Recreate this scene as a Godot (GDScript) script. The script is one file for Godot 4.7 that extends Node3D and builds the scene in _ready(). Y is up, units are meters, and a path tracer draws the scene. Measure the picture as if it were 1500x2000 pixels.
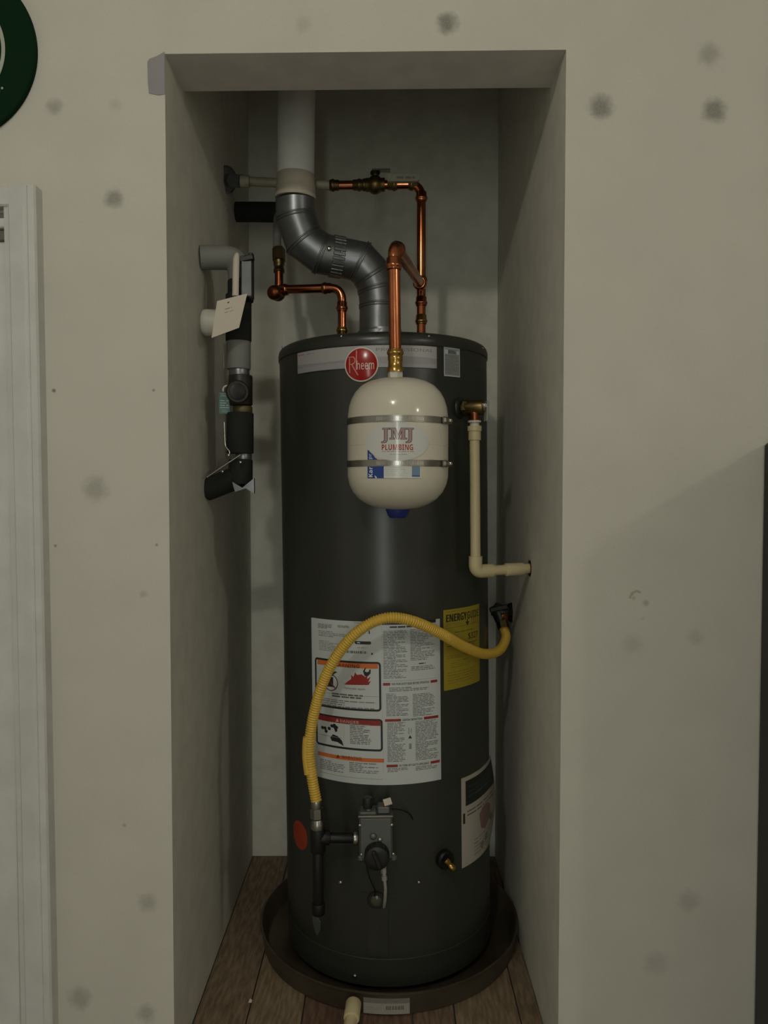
extends Node3D
# A tank water heater in a shallow alcove of a garage wall. Metres, y up, floor at y = 0, the camera looks towards -z.

class Shape:                                    # collects triangles of one mesh
	var v := PackedVector3Array()
	var n := PackedVector3Array()
	var t := PackedVector2Array()

	func tri(a: Vector3, b: Vector3, c: Vector3, na: Vector3, nb: Vector3, nc: Vector3, ta := Vector2.ZERO, tb := Vector2.ZERO, tc := Vector2.ZERO) -> void:
		var g := (b - a).cross(c - a)
		if g.length_squared() < 1e-18:
			return
		if g.dot(na + nb + nc) < 0.0:           # front faces run clockwise
			v.append_array([a, b, c]); n.append_array([na, nb, nc]); t.append_array([ta, tb, tc])
		else:
			v.append_array([a, c, b]); n.append_array([na, nc, nb]); t.append_array([ta, tc, tb])

	func quad(a: Vector3, b: Vector3, c: Vector3, d: Vector3, out: Vector3, uv := [Vector2.ZERO, Vector2.ZERO, Vector2.ZERO, Vector2.ZERO]) -> void:
		tri(a, b, c, out, out, out, uv[0], uv[1], uv[2])
		tri(a, c, d, out, out, out, uv[0], uv[2], uv[3])

	func mesh() -> ArrayMesh:
		var arrays := []
		arrays.resize(Mesh.ARRAY_MAX)
		arrays[Mesh.ARRAY_VERTEX] = v
		arrays[Mesh.ARRAY_NORMAL] = n
		arrays[Mesh.ARRAY_TEX_UV] = t
		var m := ArrayMesh.new()
		m.add_surface_from_arrays(Mesh.PRIMITIVE_TRIANGLES, arrays)
		return m

	# profile of (radius, height) from bottom to top along the outside, turned about the Y axis of xf
	func lathe(profile: Array, seg := 40, xf := Transform3D(), crease := 0.8) -> Shape:
		var dirs := []
		for i in profile.size() - 1:
			var d: Vector2 = profile[i + 1] - profile[i]
			dirs.append(Vector2(d.y, -d.x).normalized())
		for i in profile.size() - 1:
			var d0: Vector2 = dirs[i]
			var d1: Vector2 = dirs[i]
			if i > 0 and dirs[i - 1].dot(dirs[i]) > crease:
				d0 = (dirs[i - 1] + dirs[i]).normalized()
			if i < dirs.size() - 1 and dirs[i + 1].dot(dirs[i]) > crease:
				d1 = (dirs[i + 1] + dirs[i]).normalized()
			for k in seg:
				var a := TAU * k / seg
				var b := TAU * (k + 1) / seg
				var q := []
				for w in [[profile[i], d0, a], [profile[i], d0, b], [profile[i + 1], d1, b], [profile[i + 1], d1, a]]:
					q.append([xf * Vector3(w[0].x * sin(w[2]), w[0].y, w[0].x * cos(w[2])), xf.basis * Vector3(w[1].x * sin(w[2]), w[1].y, w[1].x * cos(w[2])), Vector2(w[2] / TAU, w[0].y)])
				tri(q[0][0], q[1][0], q[2][0], q[0][1], q[1][1], q[2][1], q[0][2], q[1][2], q[2][2])
				tri(q[0][0], q[2][0], q[3][0], q[0][1], q[2][1], q[3][1], q[0][2], q[2][2], q[3][2])
		return self

	# a tube along a path; rad is one radius or a list; flat_rings mitres the joints and keeps each length faceted apart
	func tube(path: Array, rad, sides := 18, caps := true) -> Shape:
		var count := path.size()
		var tang := []
		var along := [0.0]
		for i in count:
			var p0: Vector3 = path[maxi(i - 1, 0)]
			var p1: Vector3 = path[mini(i + 1, count - 1)]
			tang.append((p1 - p0).normalized())
			if i:
				along.append(along[i - 1] + path[i].distance_to(path[i - 1]))
		var side: Vector3 = tang[0].cross(Vector3.UP if absf(tang[0].y) < 0.9 else Vector3.RIGHT).normalized()
		var pts := []
		var nor := []
		for i in count:
			side = (side - tang[i] * side.dot(tang[i])).normalized()
			var up: Vector3 = tang[i].cross(side)
			var r: float = rad[i] if rad is Array else rad
			var slope := 0.0
			if rad is Array:
				var i0 := maxi(i - 1, 0)
				var i1 := mini(i + 1, count - 1)
				slope = (rad[i1] - rad[i0]) / maxf(along[i1] - along[i0], 1e-5)
			var ring := []
			var rn := []
			for k in sides + 1:
				var a := TAU * k / sides
				var o: Vector3 = side * cos(a) + up * sin(a)
				ring.append(path[i] + o * r)
				rn.append((o - tang[i] * slope).normalized())
			pts.append(ring)
			nor.append(rn)
		for i in count - 1:
			for k in sides:
				var t0 := Vector2(float(k) / sides, along[i])
				var t1 := Vector2(float(k + 1) / sides, along[i])
				var t2 := Vector2(float(k + 1) / sides, along[i + 1])
				var t3 := Vector2(float(k) / sides, along[i + 1])
				tri(pts[i][k], pts[i][k + 1], pts[i + 1][k + 1], nor[i][k], nor[i][k + 1], nor[i + 1][k + 1], t0, t1, t2)
				tri(pts[i][k], pts[i + 1][k + 1], pts[i + 1][k], nor[i][k], nor[i + 1][k + 1], nor[i + 1][k], t0, t2, t3)
		if caps:
			for e in [[0, -1.0], [count - 1, 1.0]]:
				var o: Vector3 = tang[e[0]] * e[1]
				for k in sides:
					tri(path[e[0]], pts[e[0]][k], pts[e[0]][k + 1], o, o, o)
		return self

	# a straight length between two mitre planes (for gored sheet metal)
	func gore(a: Vector3, b: Vector3, na: Vector3, nb: Vector3, r: float, sides := 36) -> Shape:
		var d := (b - a).normalized()
		var s := d.cross(Vector3.FORWARD).normalized()
		var u := d.cross(s)
		for k in sides:
			var q := []
			for w in [[k, a, na], [k + 1, a, na], [k + 1, b, nb], [k, b, nb]]:
				var o: Vector3 = s * cos(TAU * w[0] / sides) + u * sin(TAU * w[0] / sides)
				var p: Vector3 = w[1] + o * r
				p += d * ((w[1] - p).dot(w[2]) / d.dot(w[2]))
				q.append([p, o])
			tri(q[0][0], q[1][0], q[2][0], q[0][1], q[1][1], q[2][1])
			tri(q[0][0], q[2][0], q[3][0], q[0][1], q[2][1], q[3][1])
		return self

	# a box with chamfered edges
	func box(size: Vector3, bevel := 0.002, xf := Transform3D()) -> Shape:
		var h := size / 2.0
		var b := minf(bevel, minf(h.x, minf(h.y, h.z)) * 0.95)
		var i := h - Vector3(b, b, b)
		var at := func(ax: int, sg: float, su: float, sw: float) -> Vector3:   # corner of the face on axis ax
			var p := Vector3.ZERO
			p[ax] = sg * h[ax]
			p[(ax + 1) % 3] = su * i[(ax + 1) % 3]
			p[(ax + 2) % 3] = sw * i[(ax + 2) % 3]
			return p
		for ax in 3:
			for sg in [-1.0, 1.0]:
				var o := Vector3.ZERO
				o[ax] = sg
				quad(xf * at.call(ax, sg, -1.0, -1.0), xf * at.call(ax, sg, 1.0, -1.0), xf * at.call(ax, sg, 1.0, 1.0), xf * at.call(ax, sg, -1.0, 1.0), xf.basis * o, [Vector2(0, 1), Vector2(1, 1), Vector2(1, 0), Vector2(0, 0)])
		for ax in 3:                              # edges between face ax and face ax+1
			var bx := (ax + 1) % 3
			for sa in [-1.0, 1.0]:
				for sb in [-1.0, 1.0]:
					var o := Vector3.ZERO
					o[ax] = sa
					o[bx] = sb
					quad(xf * at.call(ax, sa, sb, -1.0), xf * at.call(ax, sa, sb, 1.0), xf * at.call(bx, sb, 1.0, sa), xf * at.call(bx, sb, -1.0, sa), xf.basis * o.normalized())
		for sx in [-1.0, 1.0]:
			for sy in [-1.0, 1.0]:
				for sz in [-1.0, 1.0]:
					var o: Vector3 = xf.basis * Vector3(sx, sy, sz).normalized()
					tri(xf * Vector3(sx * h.x, sy * i.y, sz * i.z), xf * Vector3(sx * i.x, sy * h.y, sz * i.z), xf * Vector3(sx * i.x, sy * i.y, sz * h.z), o, o, o)
		return self

	# a polygon in the xy plane of xf with a thickness along z; round_sides smooths its outline
	func prism(poly: PackedVector2Array, depth: float, xf := Transform3D(), round_sides := false) -> Shape:
		var lo := poly[0]
		var hi := poly[0]
		for p in poly:
			lo = lo.min(p)
			hi = hi.max(p)
		var index := Geometry2D.triangulate_polygon(poly)
		var z := depth / 2.0
		for s in [-1.0, 1.0]:
			for k in range(0, index.size(), 3):
				var q := []
				for j in 3:
					q.append(poly[index[k + j]])
				var o: Vector3 = xf.basis * Vector3(0, 0, s)
				var w := []
				for p in q:
					w.append(Vector2((p.x - lo.x) / (hi.x - lo.x), (hi.y - p.y) / (hi.y - lo.y)))
				tri(xf * Vector3(q[0].x, q[0].y, s * z), xf * Vector3(q[1].x, q[1].y, s * z), xf * Vector3(q[2].x, q[2].y, s * z), o, o, o, w[0], w[1], w[2])
		var ccw := -1.0 if Geometry2D.is_polygon_clockwise(poly) else 1.0
		var m := poly.size()
		for k in m:
			var a := poly[k]
			var b := poly[(k + 1) % m]
			var e := (b - a).normalized()
			var na := Vector2(e.y, -e.x) * ccw
			var nb := na
			if round_sides:
				var e0 := (a - poly[(k + m - 1) % m]).normalized()
				var e2 := (poly[(k + 2) % m] - b).normalized()
				nb = (na + Vector2(e2.y, -e2.x) * ccw).normalized()
				na = (na + Vector2(e0.y, -e0.x) * ccw).normalized()
			var oa: Vector3 = xf.basis * Vector3(na.x, na.y, 0)
			var ob: Vector3 = xf.basis * Vector3(nb.x, nb.y, 0)
			tri(xf * Vector3(a.x, a.y, -z), xf * Vector3(b.x, b.y, -z), xf * Vector3(b.x, b.y, z), oa, ob, ob)
			tri(xf * Vector3(a.x, a.y, -z), xf * Vector3(b.x, b.y, z), xf * Vector3(a.x, a.y, z), oa, ob, oa)
		return self

	# a thin sheet wrapped on a cylinder about the Y axis of xf; angles run from +z towards +x
	func wrap(r: float, a0: float, a1: float, y0: float, y1: float, thick := 0.0006, xf := Transform3D(), steps := 28) -> Shape:
		for k in steps:
			var q := []
			for w in [[k, y0], [k + 1, y0], [k + 1, y1], [k, y1]]:
				var f := float(w[0]) / steps
				var a := lerpf(a0, a1, f)
				var o := Vector3(sin(a), 0, cos(a))
				q.append([xf * (o * (r + thick) + Vector3(0, w[1], 0)), xf.basis * o, Vector2(f, (y1 - w[1]) / (y1 - y0)), xf * (o * r + Vector3(0, w[1], 0))])
			tri(q[0][0], q[1][0], q[2][0], q[0][1], q[1][1], q[2][1], q[0][2], q[1][2], q[2][2])
			tri(q[0][0], q[2][0], q[3][0], q[0][1], q[2][1], q[3][1], q[0][2], q[2][2], q[3][2])
			quad(q[0][0], q[1][0], q[1][3], q[0][3], xf.basis * Vector3.DOWN, [q[0][2], q[1][2], q[1][2], q[0][2]])
			quad(q[3][0], q[2][0], q[2][3], q[3][3], xf.basis * Vector3.UP, [q[3][2], q[2][2], q[2][2], q[3][2]])
			if k == 0:
				quad(q[0][0], q[3][0], q[3][3], q[0][3], xf.basis * Vector3(-cos(a0), 0, sin(a0)), [q[0][2], q[3][2], q[3][2], q[0][2]])
			if k == steps - 1:
				quad(q[1][0], q[2][0], q[2][3], q[1][3], xf.basis * Vector3(cos(a1), 0, -sin(a1)), [q[1][2], q[2][2], q[2][2], q[1][2]])
		return self

	# a sheet wrapped on a cylinder whose far edge has come loose and bellies out
	func peeled(r: float, a0: float, a1: float, y0: float, y1: float, thick: float, peel: float, nx := 24, ny := 14) -> Shape:
		var at := func(i: int, j: int, inner: float) -> Array:
			var f := float(i) / nx
			var g := float(j) / ny
			var a := lerpf(a0, a1, f)
			var o := Vector3(sin(a), 0, cos(a))
			var lift := peel * pow(maxf(0.0, (f - 0.45) / 0.55), 2.0) * sin(PI * clampf(g * 0.9 + 0.05, 0.0, 1.0))
			return [o * (r + lift + thick * inner) + Vector3(0, lerpf(y0, y1, g), 0), o, Vector2(f, 1.0 - g)]
		for side in [1.0, 0.0]:
			for i in nx:
				for j in ny:
					var q := [at.call(i, j, side), at.call(i + 1, j, side), at.call(i + 1, j + 1, side), at.call(i, j + 1, side)]
					var s := 1.0 if side > 0.5 else -1.0
					tri(q[0][0], q[1][0], q[2][0], q[0][1] * s, q[1][1] * s, q[2][1] * s, q[0][2], q[1][2], q[2][2])
					tri(q[0][0], q[2][0], q[3][0], q[0][1] * s, q[2][1] * s, q[3][1] * s, q[0][2], q[2][2], q[3][2])
		return self

	# an oval sheet wrapped on a cylinder, doming out by bulge in its middle
	func wrap_oval(r: float, ac: float, yc: float, half_arc: float, half_y: float, thick := 0.0006, bulge := 0.0, xf := Transform3D(), rings := 6, steps := 48) -> Shape:
		var at := func(f: float, k: int) -> Array:
			var th := TAU * k / steps
			var a: float = ac + cos(th) * half_arc * f / r
			var o := Vector3(sin(a), 0, cos(a))
			var tang := Vector3(cos(a), 0, -sin(a))
			var slope := 2.0 * bulge * f / maxf(half_arc, 0.001)
			return [xf * (o * (r + thick + bulge * (1.0 - f * f)) + Vector3(0, yc + sin(th) * half_y * f, 0)), xf.basis * (o + (tang * cos(th) + Vector3.UP * sin(th)) * slope).normalized(), Vector2(0.5 + 0.5 * f * cos(th), 0.5 - 0.5 * f * sin(th)), xf * (o * r + Vector3(0, yc + sin(th) * half_y * f, 0)), xf.basis * (tang * cos(th) + Vector3.UP * sin(th))]
		for i in rings:
			for k in steps:
				var q := [at.call(float(i) / rings, k), at.call(float(i) / rings, k + 1), at.call(float(i + 1) / rings, k + 1), at.call(float(i + 1) / rings, k)]
				tri(q[0][0], q[1][0], q[2][0], q[0][1], q[1][1], q[2][1], q[0][2], q[1][2], q[2][2])
				tri(q[0][0], q[2][0], q[3][0], q[0][1], q[2][1], q[3][1], q[0][2], q[2][2], q[3][2])
				if i == rings - 1:
					tri(q[3][0], q[2][0], q[2][3], q[3][4], q[2][4], q[2][4], q[3][2], q[2][2], q[2][2])
					tri(q[3][0], q[2][3], q[3][3], q[3][4], q[2][4], q[3][4], q[3][2], q[2][2], q[3][2])
		return self


var M := {}
var rng := RandomNumberGenerator.new()
var taken := {}


func _ready() -> void:
	rng.seed = 41
	camera_and_light()
	materials()
	room()
	floor_and_planks()
	water_heater()
	drain_pan()
	vent()
	hot_line()
	cold_line()
	expansion()
	relief()
	gas()
	wall_pipes()
	wall_things()


func camera_and_light() -> void:
	var cam := Camera3D.new()
	cam.name = "camera"
	cam.fov = rad_to_deg(2.0 * atan(1000.0 / 1500.0))
	cam.position = Vector3(0, 1.1339, 0)
	cam.rotation = Vector3(deg_to_rad(-2.0), 0.0033333, 0)
	cam.near = 0.05
	cam.current = true
	add_child(cam)
	var env := Environment.new()
	env.background_mode = Environment.BG_COLOR
	env.background_color = Color(0.0, 0.0, 0.0)
	env.tonemap_mode = Environment.TONE_MAPPER_LINEAR
	env.tonemap_exposure = 0.96
	env.sdfgi_enabled = true
	env.ssao_enabled = true
	env.ssil_enabled = true
	var we := WorldEnvironment.new()
	we.name = "environment"
	we.environment = env
	add_child(we)
	var day := AreaLight3D.new()                 # daylight through the narrow pane in the wall behind the camera
	day.name = "daylight"
	day.light_color = Color(0.97, 1.0, 0.97)
	day.light_energy = 1.24
	day.area_size = Vector2(0.2, 1.84)
	day.shadow_enabled = true
	day.position = Vector3(-0.12, 0.98, 2.58)
	add_child(day)


# ---------------------------------------------------------------- naming and adding
func numbered(called: String) -> String:
	taken[called] = taken.get(called, -1) + 1
	return called if taken[called] == 0 else "%s_%03d" % [called, taken[called]]


func thing(called: String, label: String, category: String, at := Vector3.ZERO, group := "") -> Node3D:
	var o := Node3D.new()
	o.name = numbered(called)
	o.position = at
	add_child(o)
	return tag(o, label, category, group)


func tag(o: Node3D, label: String, category: String, group := "") -> Node3D:
	o.set_meta("label", label)
	o.set_meta("category", category)
	if group:
		o.set_meta("group", group)
	return o


# one mesh under a thing or a part; shapes are in the room's coordinates unless the thing is turned
func part(called: String, shape: Shape, m: Material, parent: Node3D, label := "") -> MeshInstance3D:
	var o := MeshInstance3D.new()
	o.name = called
	o.mesh = shape.mesh()
	o.material_override = m
	if not parent is MeshInstance3D and parent.rotation == Vector3.ZERO:
		o.position = -parent.position
	if label:
		o.set_meta("label", label)
	parent.add_child(o, true)
	return o


func single(called: String, shape: Shape, m: Material, label := "", category := "", group := "") -> MeshInstance3D:
	var o := MeshInstance3D.new()
	o.name = numbered(called)
	o.mesh = shape.mesh()
	o.material_override = m
	add_child(o)
	if category:
		tag(o, label, category, group)
	else:
		o.set_meta("kind", "structure")
		if label:
			o.set_meta("label", label)
	return o


func along(from: Vector3, to: Vector3) -> Transform3D:      # Y axis from one point to another
	var y := (to - from).normalized()
	var x := y.cross(Vector3.BACK if absf(y.z) < 0.9 else Vector3.UP).normalized()
	return Transform3D(Basis(x, y, x.cross(y)), from)


func slab(lo: Vector3, hi: Vector3, bevel := 0.0005) -> Shape:
	return Shape.new().box(hi - lo, bevel, Transform3D(Basis(), (lo + hi) / 2.0))


func bend(path: Array, r: float, steps := 8) -> Array:      # rounds the corners of a path
	var out := [path[0]]
	for i in range(1, path.size() - 1):
		var p: Vector3 = path[i]
		var a: Vector3 = path[i - 1] - p
		var b: Vector3 = path[i + 1] - p
		var d := minf(r, minf(a.length(), b.length()) * 0.48)
		var p0 := p + a.normalized() * d
		var p1 := p + b.normalized() * d
		for k in steps + 1:
			var f := float(k) / steps
			out.append(p0.lerp(p, f).lerp(p.lerp(p1, f), f))
	out.append(path[-1])
	return out


func curve(points: Array, step: float) -> Array:            # an even, smooth path through points
	var c := Curve3D.new()
	c.bake_interval = 0.004
	for i in points.size():
		var t: Vector3 = (points[mini(i + 1, points.size() - 1)] - points[maxi(i - 1, 0)]) / 6.0
		c.add_point(points[i], -t, t)
	var out := []
	var total := c.get_baked_length()
	var count := int(total / step)
	for k in count + 1:
		out.append(c.sample_baked(total * k / count, true))
	return out


# a press fitting: a sleeve with a rolled bead at one end, mouth first
func sleeve(sh: Shape, mouth: Vector3, towards: Vector3, r: float, length := 0.022) -> Shape:
	var x := along(mouth, towards)
	sh.lathe([Vector2(r, 0), Vector2(r * 1.16, 0), Vector2(r * 1.2, 0.001), Vector2(r * 1.2, 0.0035), Vector2(r * 1.34, 0.005), Vector2(r * 1.38, 0.0075), Vector2(r * 1.34, 0.010), Vector2(r * 1.18, 0.012), Vector2(r * 1.16, length), Vector2(r, length + 0.002)], 24, x, 0.3)
	return sh


func hexagon(sh: Shape, from: Vector3, to: Vector3, r: float, sides := 6) -> Shape:
	var x := along(from, to)
	var h := from.distance_to(to)
	sh.lathe([Vector2(0.0, 0), Vector2(r * 0.92, 0), Vector2(r, h * 0.12), Vector2(r, h * 0.88), Vector2(r * 0.92, h), Vector2(0.0, h)], 48, x, 2.0) if sides == 0 else null
	if sides:
		var poly := PackedVector2Array()
		for k in sides:
			poly.append(Vector2(cos(TAU * k / sides + 0.3), sin(TAU * k / sides + 0.3)) * r)
		var z := (to - from).normalized()
		var u := z.cross(Vector3.UP if absf(z.y) < 0.9 else Vector3.RIGHT).normalized()
		sh.prism(poly, h, Transform3D(Basis(u, z.cross(u), z), (from + to) / 2.0))
	return sh


func rod(from: Vector3, to: Vector3, r: float, round_edge := 0.0015, seg := 28) -> Shape:
	var h := from.distance_to(to)
	var e := minf(round_edge, minf(h * 0.45, r * 0.9))
	return Shape.new().lathe([Vector2(0, 0), Vector2(r - e, 0), Vector2(r - e * 0.3, e * 0.3), Vector2(r, e), Vector2(r, h - e), Vector2(r - e * 0.3, h - e * 0.3), Vector2(r - e, h), Vector2(0, h)], seg, along(from, to), 0.85)


# ---------------------------------------------------------------- materials
func mat(called: String, color: Color, rough := 0.6, metal := 0.0, tex: Texture2D = null, spec := 0.5) -> StandardMaterial3D:
	var m := StandardMaterial3D.new()
	m.resource_name = called
	m.albedo_color = color
	m.roughness = rough
	m.metallic = metal
	m.metallic_specular = spec
	if tex:
		m.albedo_texture = tex
		m.uv1_triplanar = true
		m.uv1_world_triplanar = true
	M[called] = m
	return m


func noise(freq: float, c0: Color, c1: Color, octaves := 4, size := 512, seed_ := 1) -> NoiseTexture2D:
	var f := FastNoiseLite.new()
	f.seed = seed_
	f.frequency = freq
	f.fractal_octaves = octaves
	var g := Gradient.new()
	g.colors = PackedColorArray([c0, c1])
	g.offsets = PackedFloat32Array([0.2, 0.8])
	var t := NoiseTexture2D.new()
	t.width = size
	t.height = size
	t.seamless = true
	t.noise = f
	t.color_ramp = g
	return t


func printed(called: String, im: Image, rough := 0.45) -> StandardMaterial3D:
	var m := mat(called, Color.WHITE, rough)
	m.albedo_texture = ImageTexture.create_from_image(im)
	m.texture_repeat = false
	return m


func materials() -> void:
	var paint := noise(0.02, Color(0.955, 0.955, 0.95), Color(1, 1, 1), 5, 512, 3)
	var wall := mat("lightened alcove paint", Color(0.86, 0.85, 0.80), 0.75, 0.0, paint, 0.3)  # the wall's paint made lighter, in place of light missing inside the alcove
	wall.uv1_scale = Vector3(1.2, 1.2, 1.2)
	mat("lightened header primer", Color(0.84, 0.82, 0.79), 0.8, 0.0, paint)  # primer also made lighter, brightening the dim underside by colour
	mat("white ceiling paint", Color(0.90, 0.89, 0.87), 0.85)
	mat("white trim paint", Color(0.80, 0.80, 0.78), 0.5, 0.0, paint)
	mat("concrete", Color(0.70, 0.685, 0.65), 0.9, 0.0, noise(0.03, Color(0.8, 0.8, 0.8), Color(1, 1, 1), 5, 512, 5))
	for k in 4:
		var c: Color = [Color(0.54, 0.47, 0.38), Color(0.50, 0.42, 0.34), Color(0.58, 0.51, 0.41), Color(0.46, 0.36, 0.29)][k]
		var w := mat("dusty plank %d" % k, c, 0.8, 0.0, noise(0.02, Color(0.78, 0.75, 0.72), Color(1, 1, 1), 5, 512, 20 + k))
		w.uv1_scale = Vector3(9.0, 2.0, 1.4)
		w.uv1_offset = Vector3(0.37 * k, 0, 0.19 * k)
	mat("dark jacket enamel", Color(0.195, 0.200, 0.178), 0.3, 0.0, null, 0.5)
	mat("dark plastic", Color(0.10, 0.10, 0.095), 0.42)
	mat("black foam", Color(0.075, 0.08, 0.072), 0.85)
	mat("black iron", Color(0.07, 0.07, 0.065), 0.45, 0.2)
	mat("cream enamel", Color(0.80, 0.775, 0.71), 0.12)
	mat("blue plastic", Color(0.10, 0.16, 0.47), 0.45)
	mat("white plastic", Color(0.80, 0.79, 0.74), 0.45)
	mat("dingy white pipe", Color(0.70, 0.68, 0.60), 0.5, 0.0, noise(0.03, Color(0.8, 0.79, 0.75), Color(1, 1, 1), 4, 256, 31))
	mat("cream pipe", Color(0.80, 0.74, 0.58), 0.4)
	mat("white vent metal", Color(0.90, 0.90, 0.88), 0.45, 0.0, noise(0.02, Color(0.86, 0.86, 0.86), Color(1, 1, 1), 4, 256, 32))
	mat("vent collar", Color(0.72, 0.69, 0.62), 0.6)
	mat("galvanized steel", Color(0.55, 0.56, 0.57), 0.36, 0.85, noise(0.04, Color(0.8, 0.8, 0.8), Color(1, 1, 1), 3, 256, 33))
	mat("steel", Color(0.62, 0.61, 0.58), 0.3, 1.0)
	mat("bright steel", Color(0.78, 0.77, 0.74), 0.18, 1.0)
	mat("cast aluminium", Color(0.42, 0.43, 0.42), 0.45, 0.6)
	mat("aluminium pan", Color(0.37, 0.335, 0.285), 0.30, 0.4, noise(0.02, Color(0.72, 0.7, 0.66), Color(1, 1, 1), 5, 256, 34))
	mat("copper", Color(0.80, 0.50, 0.35), 0.17, 1.0, noise(0.03, Color(0.78, 0.72, 0.68), Color(1, 1, 1), 4, 256, 35))
	mat("aged copper", Color(0.60, 0.36, 0.25), 0.34, 1.0, noise(0.03, Color(0.62, 0.55, 0.5), Color(1, 1, 1), 4, 256, 36))
	mat("brass", Color(0.72, 0.58, 0.32), 0.24, 1.0)
	mat("aged brass", Color(0.46, 0.39, 0.25), 0.38, 1.0)
	mat("yellow coating", Color(0.82, 0.67, 0.26), 0.42)
	mat("grey foam", Color(0.46, 0.46, 0.44), 0.7)
	mat("paper", Color(0.80, 0.76, 0.70), 0.8)
	mat("orange sticker", Color(0.62, 0.22, 0.10), 0.5)
	mat("grey tape", Color(0.56, 0.54, 0.55), 0.6, 0.0, paint)
	mat("green board", Color(0.05, 0.155, 0.085), 0.8, 0.0, null, 0.2)
	mat("white print", Color(0.66, 0.67, 0.62), 0.55)
	mat("cabinet black", Color(0.09, 0.088, 0.078), 0.4)
	mat("grey gap shade", Color(0.40, 0.40, 0.38), 0.7)  # shade at the door's head, put in as a grey colour
	mat("tube silver", Color(0.72, 0.71, 0.67), 0.35, 0.4)
	mat("dark bronze", Color(0.20, 0.19, 0.16), 0.45, 0.5)
	mat("dull brass", Color(0.40, 0.36, 0.22), 0.5, 0.6)
	mat("clear lens", Color(0.30, 0.30, 0.24), 0.2)
	M["lamp glass"] = StandardMaterial3D.new()
	M["lamp glass"].resource_name = "lamp glass"
	M["lamp glass"].emission_enabled = true
	M["lamp glass"].emission = Color(1.0, 0.985, 0.93)
	M["lamp glass"].emission_energy_multiplier = 6.0
	M["day pane"] = StandardMaterial3D.new()
	M["day pane"].resource_name = "day pane"
	M["day pane"].emission_enabled = true
	M["day pane"].emission = Color(0.97, 1.0, 0.97)
	M["day pane"].emission_energy_multiplier = 1.0


# ---------------------------------------------------------------- print: lettering and rows of small type
func sheet(size: Vector2i, c: Color) -> Image:
	var im := Image.create(size.x, size.y, false, Image.FORMAT_RGBA8)
	im.fill(c)
	return im


func bar(im: Image, x0: float, y0: float, x1: float, y1: float, c: Color) -> void:
	im.fill_rect(Rect2i(int(x0), int(y0), maxi(int(x1 - x0), 1), maxi(int(y1 - y0), 1)), c)


func fill_poly(im: Image, pts: Array, c: Color) -> void:
	var poly := PackedVector2Array(pts)
	var index := Geometry2D.triangulate_polygon(poly)
	for k in range(0, index.size(), 3):
		fill_tri(im, poly[index[k]], poly[index[k + 1]], poly[index[k + 2]], c)


func fill_tri(im: Image, a: Vector2, b: Vector2, c: Vector2, col: Color) -> void:
	var lo := a.min(b).min(c).floor().max(Vector2.ZERO)
	var hi := a.max(b).max(c).ceil().min(Vector2(im.get_size()))
	for y in range(int(lo.y), int(hi.y)):
		var xs := []
		for e in [[a, b], [b, c], [c, a]]:
			var p: Vector2 = e[0]
			var q: Vector2 = e[1]
			var yy := y + 0.5
			if (p.y <= yy) != (q.y <= yy):
				xs.append(p.x + (yy - p.y) / (q.y - p.y) * (q.x - p.x))
		if xs.size() == 2:
			var x0 := int(clampf(roundf(minf(xs[0], xs[1])), lo.x, hi.x))
			var x1 := int(clampf(roundf(maxf(xs[0], xs[1])), lo.x, hi.x))
			if x1 > x0:
				im.fill_rect(Rect2i(x0, y, x1 - x0, 1), col)


# letters fitted into a rectangle; turned = reading upwards
func ink(im: Image, words: String, rect: Rect2, c: Color, weight := 400, face := "Droid Sans", turned := false) -> void:
	var f := SystemFont.new()
	f.font_names = PackedStringArray([face])
	f.font_weight = weight
	var tm := TextMesh.new()
	tm.font = f
	tm.text = words
	tm.font_size = 64
	tm.pixel_size = 0.01
	tm.depth = 0.0
	tm.curve_step = 2.0
	var s := tm.surface_get_arrays(0)
	var pos: PackedVector3Array = s[Mesh.ARRAY_VERTEX]
	var idx = s[Mesh.ARRAY_INDEX]
	if idx == null or idx.is_empty():
		idx = PackedInt32Array(range(pos.size()))
	var lo := Vector2(1e9, 1e9)
	var hi := -lo
	for p in pos:
		lo = lo.min(Vector2(p.x, p.y))
		hi = hi.max(Vector2(p.x, p.y))
	var d := hi - lo
	for k in range(0, idx.size(), 3):
		var q := []
		for j in 3:
			var p := pos[idx[k + j]]
			var uv := Vector2((p.x - lo.x) / d.x, (hi.y - p.y) / d.y)
			if turned:
				uv = Vector2(uv.y, 1.0 - uv.x)
			q.append(rect.position + uv * rect.size)
		fill_tri(im, q[0], q[1], q[2], c)


# rows of type too small to read
func rows(im: Image, x0: float, y0: float, x1: float, y1: float, pitch: float, c: Color, thick := 0.5) -> void:
	var y := y0
	while y + pitch * thick <= y1:
		var x := x0
		var end := x1 - (rng.randf() * 0.12 if rng.randf() < 0.6 else rng.randf() * 0.6) * (x1 - x0)
		while x < end:
			var w := rng.randf_range(1.2, 4.5) * pitch
			bar(im, x, y, minf(x + w, end), y + pitch * thick, c.lightened(rng.randf() * 0.18))
			x += w + pitch * 0.45
		y += pitch


func box2(x0: float, y0: float, x1: float, y1: float) -> Rect2:
	return Rect2(x0, y0, x1 - x0, y1 - y0)


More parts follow.
